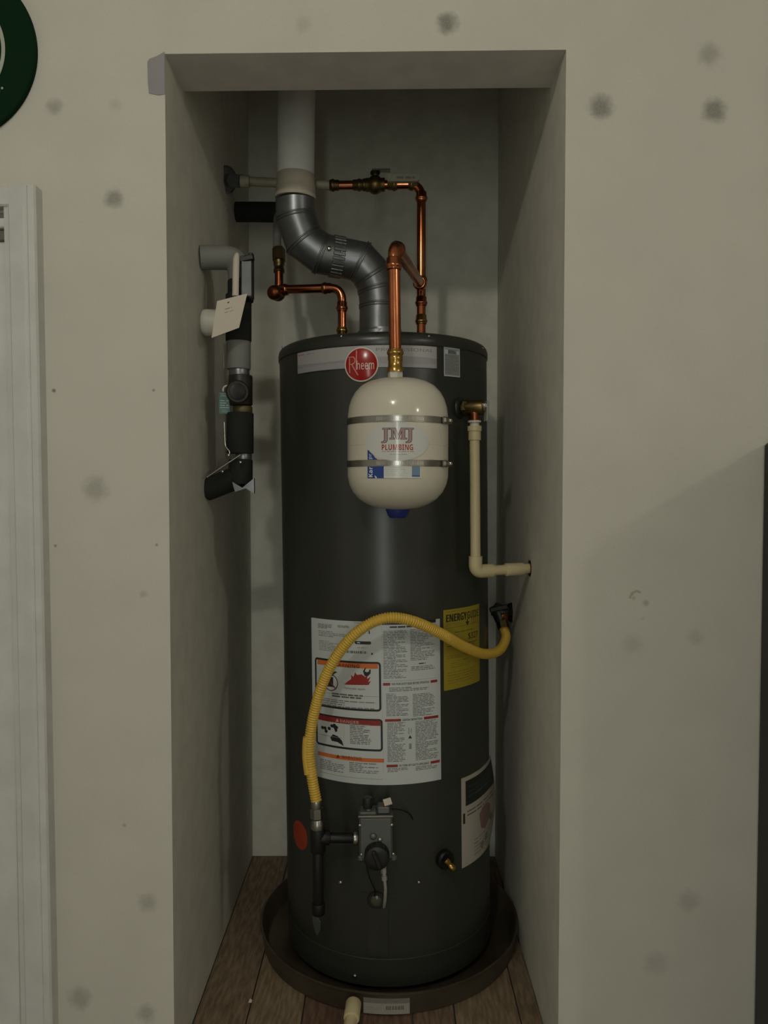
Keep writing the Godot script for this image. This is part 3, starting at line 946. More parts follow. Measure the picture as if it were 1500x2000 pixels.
	fill_poly(im, [Vector2(211, 999), Vector2(228, 973), Vector2(245, 994)], Color(0.45, 0.20, 0.10))
	rows(im, 68, 1029,290, 1112, 13, TYPE, 0.6)
	rows(im, 317, 1015,543, 1097, 13, TYPE, 0.6)
	bar(im, 61, 1125,561, 1128, line)
	# right column
	bar(im, 565, -8, 556, 1064, line)
	bar(im, 572, -6,966, 23, BLACK)
	rows(im, 623, 34,904, 47, 14, BLACK, 0.8)
	rows(im, 575, 65,750, 411, 11.5, TYPE, 0.6)
	rows(im, 769, 59,957, 285, 11.5, TYPE, 0.6)
	rows(im, 831, 304,885, 319, 14, BLACK, 0.6)
	rows(im, 774, 326,958, 366, 11.5, TYPE, 0.6)
	bar(im, 568, 422,966, 424, line)
	var y0 := Vector2(571, 436).y
	bar(im, Vector2(571, 444).x, y0, Vector2(622, 444).x, y0 + 19, RED)
	bar(im, Vector2(920, 464).x, y0, Vector2(974, 470).x, y0 + 19, RED)
	ink(im, "FOR YOUR SAFETY READ BEFORE OPERATING", Rect2(Vector2(Vector2(633, 444).x, y0 + 2), Vector2(Vector2(908, 462).x - Vector2(633, 444).x, 15)), BLACK, 700)
	rows(im, 614, 470,940, 499, 11, TYPE, 0.6)
	rows(im, 592, 513,760, 682, 11, TYPE, 0.6)
	rows(im, Vector2(783, 525).x, Vector2(592, 524).y, Vector2(956, 542).x, Vector2(590, 685).y, 11, TYPE, 0.6)
	y0 = Vector2(630, 695).y
	bar(im, Vector2(583, 693).x, y0, Vector2(696, 696).x, y0 + 19, RED)
	bar(im, Vector2(866, 709).x, y0, Vector2(980, 723).x, y0 + 19, RED)
	ink(im, "LIGHTING INSTRUCTIONS", Rect2(Vector2(Vector2(707, 696).x, y0 + 2), Vector2(Vector2(854, 708).x - Vector2(707, 696).x, 15)), BLACK, 700)
	rows(im, Vector2(597, 715).x, y0 + 26, Vector2(729, 719).x, Vector2(627, 1005).y, 11, TYPE, 0.6)
	rows(im, Vector2(800, 725).x, y0 + 26, Vector2(980, 746).x, Vector2(627, 1005).y, 11, TYPE, 0.6)
	var kx := Vector2(761, 832)
	fill_poly(im, [kx + Vector2(-14, 8), kx + Vector2(0, -16), kx + Vector2(14, 8)], BLACK)
	bar(im, kx.x - 12, kx.y - 70, kx.x - 6, kx.y - 24, Color(0.5, 0.56, 0.54))
	bar(im, kx.x + 6, kx.y - 64, kx.x + 12, kx.y - 30, Color(0.5, 0.56, 0.54))
	bar(im, kx.x - 8, kx.y + 44, kx.x + 10, kx.y + 84, Color(0.5, 0.54, 0.52))
	y0 = Vector2(627, 1022).y
	bar(im, Vector2(590, 1023).x, y0, Vector2(670, 1025).x, y0 + 19, RED)
	bar(im, Vector2(914, 1049).x, y0, Vector2(989, 1061).x, y0 + 19, RED)
	ink(im, "TO TURN OFF GAS TO APPLIANCE", Rect2(Vector2(Vector2(681, 1026).x, y0 + 2), Vector2(Vector2(902, 1047).x - Vector2(681, 1026).x, 15)), BLACK, 700)
	rows(im, Vector2(597, 1023).x, y0 + 25, Vector2(755, 1031).x, y0 + 58, 11, TYPE, 0.6)
	rows(im, Vector2(800, 1035).x, y0 + 25, Vector2(972, 1058).x, y0 + 58, 11, TYPE, 0.6)
	return printed("instruction print", im, 0.4)


func energy_print() -> Material:
	var s := Vector2i(480, 677)
	var yellow := Color(0.62, 0.55, 0.14)
	var im := sheet(s, yellow)
	var dim := Color(0.45, 0.38, 0.10)
	rows(im, 30, 16, s.x - 20, 30, 14, dim, 0.4)
	for d in 3:                                                # heavy letters
		ink(im, "ENERGY", Rect2(26 + 2 * d, 40, s.x * 0.50, 64), Color(0.13, 0.12, 0.08), 700)
	ink(im, "GUIDE", Rect2(36 + s.x * 0.50, 40, s.x * 0.38, 64), Color(0.13, 0.12, 0.08), 700)
	var ax := s.x * 0.58
	bar(im, ax - 6, 104, ax + 6, 134, Color(0.13, 0.12, 0.08))
	fill_poly(im, [Vector2(ax - 26, 126), Vector2(ax + 26, 126), Vector2(ax, 160)], Color(0.13, 0.12, 0.08))
	rows(im, 24, 118, s.x * 0.5, 150, 15, dim, 0.4)
	rows(im, s.x * 0.7, 112, s.x - 24, 150, 15, dim, 0.4)
	bar(im, 20, 152, s.x - 20, 156, dim)
	rows(im, 120, 196, s.x - 90, 212, 16, Color(0.36, 0.30, 0.10), 0.6)
	ink(im, "$327", Rect2(s.x * 0.60, 224, s.x * 0.33, 62), Color(0.22, 0.19, 0.08), 700)
	bar(im, 30, 306, s.x - 60, 313, Color(0.30, 0.25, 0.09))
	rows(im, 30, 322, s.x - 40, 352, 15, dim, 0.4)
	rows(im, 30, 392, s.x - 40, 420, 15, dim, 0.4)
	bar(im, s.x * 0.78, 404, s.x * 0.95, 446, Color(0.26, 0.22, 0.09))
	rows(im, 80, 440, s.x - 150, 506, 16, dim, 0.35)
	rows(im, 40, 532, s.x - 40, s.y - 34, 22, dim, 0.3)
	return printed("energy print", im, 0.45)


func side_print() -> Material:
	var s := Vector2i(512, 582)
	var im := sheet(s, Color(0.72, 0.69, 0.64))
	bar(im, 40, 28, s.x - 14, 190, Color(0.10, 0.11, 0.10))
	rows(im, 70, 70, s.x - 60, 150, 30, Color(0.20, 0.20, 0.19), 0.3)
	bar(im, 14, 232, 34, 300, Color(0.12, 0.12, 0.11))
	rows(im, 56, 226, s.x - 40, 262, 24, Color(0.34, 0.30, 0.29), 0.4)
	fill_poly(im, [Vector2(200, 300), Vector2(250, 270), Vector2(330, 262), Vector2(400, 300), Vector2(380, 380), Vector2(300, 430), Vector2(230, 400)], Color(0.56, 0.42, 0.40))
	for k in 7:
		var q := Vector2(rng.randf_range(120, 400), rng.randf_range(300, 520))
		fill_poly(im, [q, q + Vector2(50, -18), q + Vector2(70, 20), q + Vector2(24, 40)], Color(0.50, 0.45, 0.43))
	rows(im, 130, 440, s.x - 80, s.y - 20, 24, Color(0.52, 0.48, 0.45), 0.35)
	return printed("side print", im, 0.45)


func drain_pan() -> void:
	var c := Vector3(0.006, 0, -1.92)
	var x := Transform3D(Basis(), c)
	var t := thing("drain_pan", "round shallow metal drain pan under the water heater", "pan", c)
	part("pan", Shape.new().lathe([Vector2(0.0, 0.0010), Vector2(0.312, 0.0010), Vector2(0.3155, 0.003), Vector2(0.3205, 0.047), Vector2(0.3240, 0.0490), Vector2(0.3240, 0.0515), Vector2(0.321, 0.0530), Vector2(0.3175, 0.0515), Vector2(0.3055, 0.009), Vector2(0.300, 0.0065), Vector2(0.0, 0.0060)], 96, x, 0.6), M["aluminium pan"], t)
	# feet of the heater stand in it
	var q: Vector3 = Vector3(0.0001, 0.0194, -1.6030) - c
	var a := atan2(q.x, q.z)
	var im := sheet(Vector2i(512, 196), Color(0.60, 0.58, 0.55))
	bar(im, 0, 0, 512, 62, Color(0.48, 0.45, 0.41))
	rows(im, 20, 14, 490, 50, 18, Color(0.36, 0.34, 0.32), 0.4)
	rows(im, 30, 110, 220, 150, 20, Color(0.46, 0.44, 0.42), 0.4)
	var px := 250.0
	while px < 440.0:
		var w := rng.randf_range(3.0, 10.0)
		bar(im, px, 92, px + w, 140, Color(0.25, 0.24, 0.23))
		px += w + rng.randf_range(3.0, 9.0)
	part("pan_sticker", Shape.new().wrap(0.3200, a - 0.155, a + 0.155, 0.006, 0.040, 0.0007, x, 12), printed("pan sticker print", im, 0.6), t, "dirty white sticker on the pan's front")
	var p0: Vector3 = Vector3(-0.0706, 0.0348, -1.5950)
	var d := thing("drain_pipe", "short cream plastic pipe running out from the front of the drain pan", "pipe", Vector3(p0.x, 0, p0.z))
	var p1 := Vector3(p0.x - 0.012, 0.016, -1.48)
	var p2 := Vector3(p0.x - 0.034, 0.016, -1.22)
	part("pipe", Shape.new().tube([p0 + Vector3(0, 0.0, 0.02), p1, p2], 0.0125, 22), M["cream pipe"], d)
	part("coupling", rod(p0 + Vector3(0.001, 0.002, 0.004), p0 + Vector3(-0.002, -0.004, 0.045), 0.0165), M["cream pipe"], d)


# ---------------------------------------------------------------- vent
func vent() -> void:
	var m := [Vector3(-0.2197, 1.8189, -1.8750), Vector3(-0.2189, 1.7807, -1.8770), Vector3(-0.1999, 1.7263, -1.8830), Vector3(-0.1596, 1.6964, -1.8900), Vector3(-0.1141, 1.6907, -1.9000), Vector3(-0.0654, 1.6822, -1.9050), Vector3(-0.0354, 1.6520, -1.9130), Vector3(-0.0229, 1.6195, -1.9180), Vector3(-0.0191, 1.5772, -1.9200)]
	var t := thing("vent_connector", "grey galvanized elbow flue snaking from the heater top to the white vent", "flue", Vector3(m[-1].x, 1.49, m[-1].z))
	m.append(Vector3(m[-1].x - 0.002, 1.485, -1.92))
	var planes := []
	for i in m.size():
		var d := Vector3.ZERO
		if i > 0:
			d += (m[i] - m[i - 1]).normalized()
		if i < m.size() - 1:
			d += (m[i + 1] - m[i]).normalized()
		planes.append(d.normalized())
	var r := 0.0478
	for i in m.size() - 1:
		part("elbow_segment", Shape.new().gore(m[i], m[i + 1], planes[i], planes[i + 1], r), M["galvanized steel"], t)
	for i in range(1, m.size() - 1):             # the rolled seam between two segments
		var z: Vector3 = planes[i]
		var d: Vector3 = (m[i] - m[i - 1]).normalized()
		var s := d.cross(Vector3.FORWARD).normalized()
		var u := d.cross(s)
		for off in ([-0.0032, 0.0032] if i != 4 else [0.0]):
			var loop := []
			for k in 41:
				var o: Vector3 = s * cos(TAU * k / 40.0) + u * sin(TAU * k / 40.0)
				var p: Vector3 = m[i] + o * r
				p += d * ((m[i] - p).dot(z) / d.dot(z)) + z * off
				loop.append(p)
			part("seam_bead", Shape.new().tube(loop, 0.0023, 8, false), M["galvanized steel"], t)
	# crimped joint in the middle, ragged like the photograph's, with its screw
	var c: Vector3 = (m[4] + m[3]) / 2.0
	var ax: Vector3 = (m[4] - m[3]).normalized()
	var crimp := Shape.new()
	var s2 := ax.cross(Vector3.FORWARD).normalized()
	var u2 := ax.cross(s2)
	for k in 30:
		var a := TAU * k / 30.0
		var o := s2 * cos(a) + u2 * sin(a)
		crimp.box(Vector3(0.008, 0.0032, 0.030), 0.0015, Transform3D(Basis(ax.cross(o), o, ax), c + o * (r + 0.001) + ax * 0.016))
	part("crimped_joint", crimp, M["galvanized steel"], t)
	var sp: Vector3 = c + Vector3(0, 0.002, r + 0.002)
	part("screw", screw(Transform3D(Basis(), sp), 0.006, 0.005), M["bright steel"], t)
	part("draw_band", Shape.new().lathe([Vector2(r, 0), Vector2(r + 0.004, 0.002), Vector2(r + 0.004, 0.012), Vector2(r, 0.014)], 36, Transform3D(Basis(), Vector3(m[-1].x, 1.500, -1.92)), 0.5), M["galvanized steel"], t)
	# white vent above it
	var top: Vector3 = Vector3(-0.2106, 2.1279, -1.8600)
	var low: Vector3 = Vector3(-0.2193, 1.8264, -1.8720)
	var w := thing("vent_pipe", "white round vent pipe rising to the ceiling behind the header", "flue", low)
	part("pipe", Shape.new().tube([low.lerp(top, 0.04), Vector3(top.x + 0.004, 2.5, top.z)], 0.0445, 40), M["white vent metal"], w)
	var coll := Shape.new()
	coll.lathe([Vector2(0.040, -0.004), Vector2(0.0482, -0.004), Vector2(0.0495, 0.0), Vector2(0.0495, 0.005), Vector2(0.0475, 0.007), Vector2(0.0475, 0.026), Vector2(0.0458, 0.030), Vector2(0.0455, 0.05), Vector2(0.0445, 0.052)], 44, along(low, top), 0.5)
	part("collar", coll, M["vent collar"], w, "dull cream collar at the bottom of the vent")


# ---------------------------------------------------------------- copper and its valves
func hot_line() -> void:
	var w0: Vector3 = Vector3(-0.4097, 1.8769, -2.1159)
	var t := thing("hot_water_pipe", "copper pipe with elbows from the left wall down into the heater's left port", "pipe", w0)
	var foam := [w0, Vector3(-0.3510, 1.8678, -2.0900), Vector3(-0.2671, 1.8628, -2.0800)]
	part("foam_sleeve", Shape.new().tube(foam, 0.0262, 24), M["black foam"], t, "black foam sleeve emerging from the left wall")
	part("grey_pipe", Shape.new().tube(bend([Vector3(-0.2720, 1.8611, -2.0750), Vector3(-0.2848, 1.8413, -2.0300), Vector3(-0.2788, 1.7296, -1.9750)], 0.04), 0.0105, 18), M["grey foam"], t)
	var a: Vector3 = Vector3(-0.2742, 1.7332, -1.9700)
	var b: Vector3 = Vector3(-0.2717, 1.6995, -1.9600)
	var e: Vector3 = Vector3(-0.2711, 1.6712, -1.9550)
	var ad := Shape.new()
	hexagon(ad, a, b, 0.0162)
	ad.lathe([Vector2(0.0105, 0), Vector2(0.0138, 0), Vector2(0.0138, 0.010), Vector2(0.0125, 0.011), Vector2(0.0125, 0.022), Vector2(0.014, 0.023), Vector2(0.014, 0.030), Vector2(0.0105, 0.031)], 24, along(b, e), 0.5)
	part("adapter", ad, M["aged brass"], t, "aged brass adapter")
	var k0: Vector3 = Vector3(-0.2707, 1.6099, -1.9500)
	part("drop", Shape.new().tube([e, k0], 0.0108, 18), M["aged copper"], t)
	# an elbow turned towards the room, then the run to the right and down
	var fore: Vector3 = k0 + Vector3(-0.008, 0.002, 0.022)
	part("elbow", Shape.new().tube(bend([k0 + Vector3(0.002, 0.02, 0), k0, fore], 0.014), 0.0158, 22), M["aged copper"], t)
	var cap := Shape.new()
	var prof := []
	for k in 9:
		prof.append(Vector2(0.0185 * sin(PI * k / 8.0), 0.0185 - 0.0185 * cos(PI * k / 8.0)))
	cap.lathe(prof, 24, along(fore + Vector3(0, 0, -0.016), fore), 0.3)
	part("elbow_bulge", cap, M["aged copper"], t)
	var r0: Vector3 = Vector3(-0.2764, 1.6240, -1.9450)
	var r1: Vector3 = Vector3(-0.1104, 1.6226, -1.9200)
	var r2 := Vector3(r1.x, 1.466, r1.z)
	part("run", Shape.new().tube(bend([r0, r1, r2], 0.032, 10), 0.0109, 20), M["copper"], t)
	for s in [[r0 + Vector3(0.03, -0.0003, 0.002), r0], [r0.lerp(r1, 0.70), r1], [r1 + Vector3(0, -0.058, 0), r1], [r1 + Vector3(0, -0.098, 0), r2]]:
		part("press_fitting", sleeve(Shape.new(), s[0], s[1], 0.0109), M["copper"] if s[1] != r2 else M["brass"], t)


func cold_line() -> void:
	var w0: Vector3 = Vector3(-0.4097, 1.9093, -1.9776)
	var t := thing("cold_water_pipe", "copper line with valve from the left wall across and down into the heater's right port", "pipe", w0)
	var a: Vector3 = Vector3(-0.3627, 1.8887, -1.9350)
	var b: Vector3 = Vector3(-0.1391, 1.8803, -1.9400)
	var c: Vector3 = Vector3(0.0862, 1.8787, -1.9300)
	var e := Vector3(c.x, 1.466, -1.925)
	var flange := Shape.new()
	flange.lathe([Vector2(0, 0.0), Vector2(0.034, 0.0), Vector2(0.034, 0.003), Vector2(0.027, 0.008), Vector2(0.016, 0.010), Vector2(0.016, 0.018), Vector2(0.0, 0.018)], 32, along(w0, a), 0.5)
	part("wall_flange", flange, M["galvanized steel"], t, "grey metal flange on the left wall")
	var nut := Shape.new()
	hexagon(nut, w0.lerp(a, 0.45), w0.lerp(a, 1.0), 0.0175)
	part("nut", nut, M["galvanized steel"], t)
	part("white_pipe", Shape.new().tube([w0.lerp(a, 0.7), b], 0.0112, 20), M["dingy white pipe"], t, "dingy white pipe passing behind the vent")
	part("coupling", Shape.new().lathe([Vector2(0.011, 0), Vector2(0.0145, 0.0), Vector2(0.0145, 0.022), Vector2(0.011, 0.022)], 22, along(a, b), 0.5), M["dingy white pipe"], t)
	part("run", Shape.new().tube(bend([b, c, e], 0.034, 10), 0.0110, 20), M["copper"], t)
	var f := func(px: float) -> Vector3: return b.lerp(c, (px - 646.0) / 177.0)
	for s in [[f.call(644.0), f.call(700.0)], [f.call(708.0), f.call(690.0)], [f.call(706.0), f.call(740.0)], [f.call(776.0), f.call(750.0)], [f.call(798.0), f.call(823.0)]]:
		part("press_fitting", sleeve(Shape.new(), s[0], s[1], 0.0112), M["aged brass"], t)
	for y in [-0.042, -0.228, -0.30, -0.345]:
		var q := Vector3(c.x, c.y + y, lerpf(c.z, e.z, -y / 0.36))
		part("press_fitting", sleeve(Shape.new(), q, c if y == -0.042 else (q + Vector3(0, -0.1 if y == -0.228 else 0.1, 0)), 0.0112), M["copper"] if y > -0.32 else M["brass"], t)
	# ball valve with a white lever lying along the pipe
	var v0: Vector3 = f.call(714.0)
	var v1: Vector3 = f.call(752.0)
	var ball := Shape.new()
	var len_ := v0.distance_to(v1)
	ball.lathe([Vector2(0.0, 0), Vector2(0.0155, 0), Vector2(0.0165, 0.003), Vector2(0.0165, 0.010), Vector2(0.0195, 0.013), Vector2(0.0225, len_ * 0.42), Vector2(0.0225, len_ * 0.58), Vector2(0.0195, len_ - 0.013), Vector2(0.0165, len_ - 0.010), Vector2(0.0165, len_ - 0.003), Vector2(0.0155, len_), Vector2(0.0, len_)], 28, along(v0, v1), 0.6)
	var valve := part("ball_valve", ball, M["aged brass"], t, "dark brass ball valve with white lever")
	var st := (v0 + v1) / 2.0
	part("stem", rod(st + Vector3(0, 0.015, 0), st + Vector3(0, 0.034, 0), 0.0085), M["aged brass"], valve)
	part("stem_nut", hexagon(Shape.new(), st + Vector3(0, 0.026, 0), st + Vector3(0, 0.033, 0), 0.0125), M["black iron"], valve)
	var l0: Vector3 = Vector3(0.0024, 1.8867, -1.9150)
	var l1: Vector3 = Vector3(0.0804, 1.8866, -1.9150)
	part("lever_arm", Shape.new().box(Vector3(l0.x - st.x + 0.014, 0.004, 0.018), 0.001, Transform3D(Basis(), Vector3((st.x + l0.x) / 2.0, st.y + 0.031, -1.925))), M["steel"], valve)
	var im := sheet(Vector2i(384, 96), Color(0.62, 0.60, 0.54))
	for g in [[110, 190], [220, 280], [300, 330]]:
		var x: float = g[0]
		while x < g[1]:
			bar(im, x, 30, x + 12, 62, Color(0.40, 0.38, 0.34))
			x += 17.0
	var poly := PackedVector2Array()
	var hw := (l1.x - l0.x) / 2.0
	for k in 14:
		var a2 := -PI / 2 + PI * k / 13.0
		poly.append(Vector2(hw - 0.0085 + cos(a2) * 0.0085, sin(a2) * 0.0085))
	poly.append(Vector2(-hw, 0.0085))
	poly.append(Vector2(-hw, -0.0085))
	var lm := printed("lever print", im, 0.6)
	part("lever", Shape.new().prism(poly, 0.013, Transform3D(Basis(), (l0 + l1) / 2.0)), lm, valve, "white lever sleeve with faded print")


func expansion() -> void:
	# the branch: a tee on the cold riser, an arm straight towards the room, and a drop to the little tank
	var tee: Vector3 = Vector3(0.0859, 1.6274, -1.9150)
	var el: Vector3 = Vector3(0.0121, 1.6096, -1.5350)
	var low: Vector3 = Vector3(0.0174, 1.3934, -1.5460)
	el.x = low.x - 0.0035
	var t := thing("branch_pipe", "copper branch pipe arching forward from the right riser and down to the small tank", "pipe", low)
	part("arm", Shape.new().tube(bend([tee, el, low], 0.036, 12), 0.0123, 24), M["copper"], t)
	for s in [[tee.lerp(el, 0.09), tee], [el.lerp(tee, 0.13), el], [el + Vector3(0, -0.05, 0), el], [low + Vector3(0, 0.012, 0), low + Vector3(0, -0.02, 0)]]:
		part("press_fitting", sleeve(Shape.new(), s[0], s[1], 0.0124), M["copper"] if s[0].y > 1.45 else M["brass"], t)
	part("adapter", Shape.new().lathe([Vector2(0.0, 0), Vector2(0.0165, 0), Vector2(0.0165, 0.008), Vector2(0.0148, 0.010), Vector2(0.0140, 0.022), Vector2(0.0150, 0.024), Vector2(0.0150, 0.032), Vector2(0.0128, 0.034), Vector2(0.0128, 0.042)], 28, Transform3D(Basis(), Vector3(low.x, 1.3598, low.z)), 0.5), M["brass"], t, "polished brass adapter above the small tank")
	# the tank
	var cx := 0.0226
	var top := 1.3455
	var o := Vector3(cx, 0, -1.546)
	var x := Transform3D(Basis(), o)
	var k := thing("expansion_tank", "small cream expansion tank hanging in front of the water heater", "tank", Vector3(cx, 1.0716, -1.546))
	var prof := []
	for q in [[0, 996], [20, 995], [45, 991], [62, 984], [77, 974], [88, 961], [95, 946], [98.2, 930], [98.2, 905], [98.2, 872], [98.2, 836], [97.8, 815], [95.5, 797], [91, 782], [84, 769], [73, 757], [60, 749], [42, 743.5], [22, 741], [0, 740]]:
		prof.append(Vector2(q[0] * 1.546 / 1500.0, 1.1335 + (948.0 - q[1]) * 1.546 / 1500.0))
	part("shell", Shape.new().lathe(prof, 72, x, 0.5), M["cream enamel"], k)
	part("weld_line", Shape.new().lathe([Vector2(0.1010, 1.2105), Vector2(0.1017, 1.2116), Vector2(0.1017, 1.2126), Vector2(0.1010, 1.2136)], 72, x), M["cream enamel"], k)
	part("port_nut", hexagon(Shape.new(), Vector3(low.x, 1.3445, -1.546), Vector3(low.x, 1.3598, -1.546), 0.0150), M["white plastic"], k)
	part("valve_cap", Shape.new().lathe([Vector2(0, 1.0685), Vector2(0.016, 1.0685), Vector2(0.019, 1.0716), Vector2(0.0245, 1.0840), Vector2(0.0245, 1.0922), Vector2(0, 1.0943)], 32, x, 0.6), M["blue plastic"], k, "blue plastic cap under the tank")
	part("maker_label", Shape.new().wrap(0.1012, -0.6181, 0.4299, 1.1471, 1.2006, 0.0004, x, 20), maker_print(), k, "white and blue label partly under the oval sticker")
	var c0 := Vector2(Vector2(-0.6422, 1.2172))
	var c1 := Vector2(Vector2(0.5875, 1.2170))
	var yy := Vector2(Vector2(Vector2(-0.0244, 1.2524)).y, Vector2(Vector2(-0.0239, 1.1796)).y)
	part("oval_sticker", Shape.new().wrap_oval(0.1012, (c0.x + c1.x) / 2.0, (yy.x + yy.y) / 2.0, (c1.x - c0.x) / 2.0 * 0.1012, (yy.x - yy.y) / 2.0, 0.0019, 0.0, x, 4, 56), oval_print(), k, "oval white plumber's sticker")
	for n in 2:
		var yc: float = [1.2593, 1.1758][n]
		var cl := thing("hose_clamp", ["upper of the two steel hose clamps round the small cream tank", "lower of the two steel hose clamps round the small cream tank"][n], "clamp", Vector3(cx, yc, -1.546), "hose clamps round the small tank")
		part("band", Shape.new().lathe([Vector2(0.1013, yc - 0.0062), Vector2(0.1024, yc - 0.0062), Vector2(0.1024, yc + 0.0062), Vector2(0.1013, yc + 0.0062)], 72, x, 0.5), M["steel"], cl)
		var slots := Shape.new()
		for j in 38:
			var a := lerpf(-0.42, 0.48, j / 37.0)
			slots.box(Vector3(0.0011, 0.0078, 0.0006), 0.0002, Transform3D(Basis(Vector3.UP, a), o + Vector3(sin(a) * 0.1025, yc, cos(a) * 0.1025)))
		part("thread_ribs", slots, M["bright steel"], cl).set_meta("kind", "stuff")
		var sa := 1.02
		var so := o + Vector3(sin(sa) * 0.107, yc, cos(sa) * 0.107)
		part("screw_housing", Shape.new().box(Vector3(0.017, 0.0135, 0.009), 0.003, Transform3D(Basis(Vector3.UP, sa), so)), M["steel"], cl)
		var d := Vector3(cos(sa), 0, -sin(sa))
		part("screw", rod(so - d * 0.004 + Vector3(0, 0, 0.002), so + d * 0.021 + Vector3(0, 0, 0.002), 0.0036), M["bright steel"], cl)
		part("screw_head", hexagon(Shape.new(), so + d * 0.014 + Vector3(0, 0, 0.002), so + d * 0.021 + Vector3(0, 0, 0.002), 0.0055), M["bright steel"], cl)


func maker_print() -> Material:
	var s := Vector2i(512, 258)
	var im := sheet(s, Color(0.80, 0.775, 0.70))
	var blue := Color(0.13, 0.25, 0.52)
	var x1 := s.x * 0.325
	fill_poly(im, [Vector2(0, 0), Vector2(x1 * 0.16, 0), Vector2(x1 * 0.5, s.y * 0.28), Vector2(x1, s.y * 0.5), Vector2(x1, s.y), Vector2(0, s.y)], blue)
	bar(im, x1, s.y * 0.5, s.x, s.y, Color(0.80, 0.80, 0.77))
	fill_poly(im, [Vector2(x1 * 0.45, s.y * 0.9), Vector2(x1 * 0.5, s.y), Vector2(x1 * 0.62, s.y), Vector2(x1 * 0.55, s.y * 0.93)], Color(0.82, 0.82, 0.80))
	ink(im, "Kar", Rect2(12, s.y * 0.60, x1 * 0.26, s.y * 0.36), Color(0.85, 0.86, 0.88), 700, "Droid Sans", true)
	ink(im, "pr", Rect2(16, s.y * 0.13, x1 * 0.24, s.y * 0.19), Color(0.72, 0.76, 0.82), 700, "Droid Sans", true)
	rows(im, x1 + 14, s.y * 0.62, s.x * 0.76, s.y * 0.94, 17, Color(0.66, 0.68, 0.68), 0.3)
	bar(im, s.x * 0.83, s.y * 0.58, s.x * 0.985, s.y * 0.96, Color(0.42, 0.53, 0.62))
	bar(im, s.x * 0.83, s.y * 0.90, s.x * 0.985, s.y * 0.94, Color(0.25, 0.36, 0.48))
	return printed("maker print", im, 0.25)


func oval_print() -> Material:
	var im := sheet(Vector2i(840, 560), Color(0.78, 0.78, 0.76))
	var at := Rect2(225, 90, 400, 210)
	var dark := Color(0.33, 0.22, 0.24)
	for d in [Vector2(-7, 0), Vector2(7, 0), Vector2(0, -6), Vector2(0, 6), Vector2(6, 6), Vector2(-6, -6), Vector2(6, -6), Vector2(-6, 6)]:
		ink(im, "JMJ", Rect2(at.position + d, at.size), dark, 700, "Droid Serif")
	ink(im, "JMJ", at, Color(0.62, 0.53, 0.53), 700, "Droid Serif")
	ink(im, "PLUMBING", Rect2(225, 322, 396, 84), Color(0.62, 0.20, 0.16), 700)
	rows(im, 225, 420, 640, 436, 20, Color(0.50, 0.50, 0.49), 0.5)
	rows(im, 330, 462, 560, 480, 22, Color(0.58, 0.58, 0.57), 0.5)
	return printed("oval print", im, 0.15)


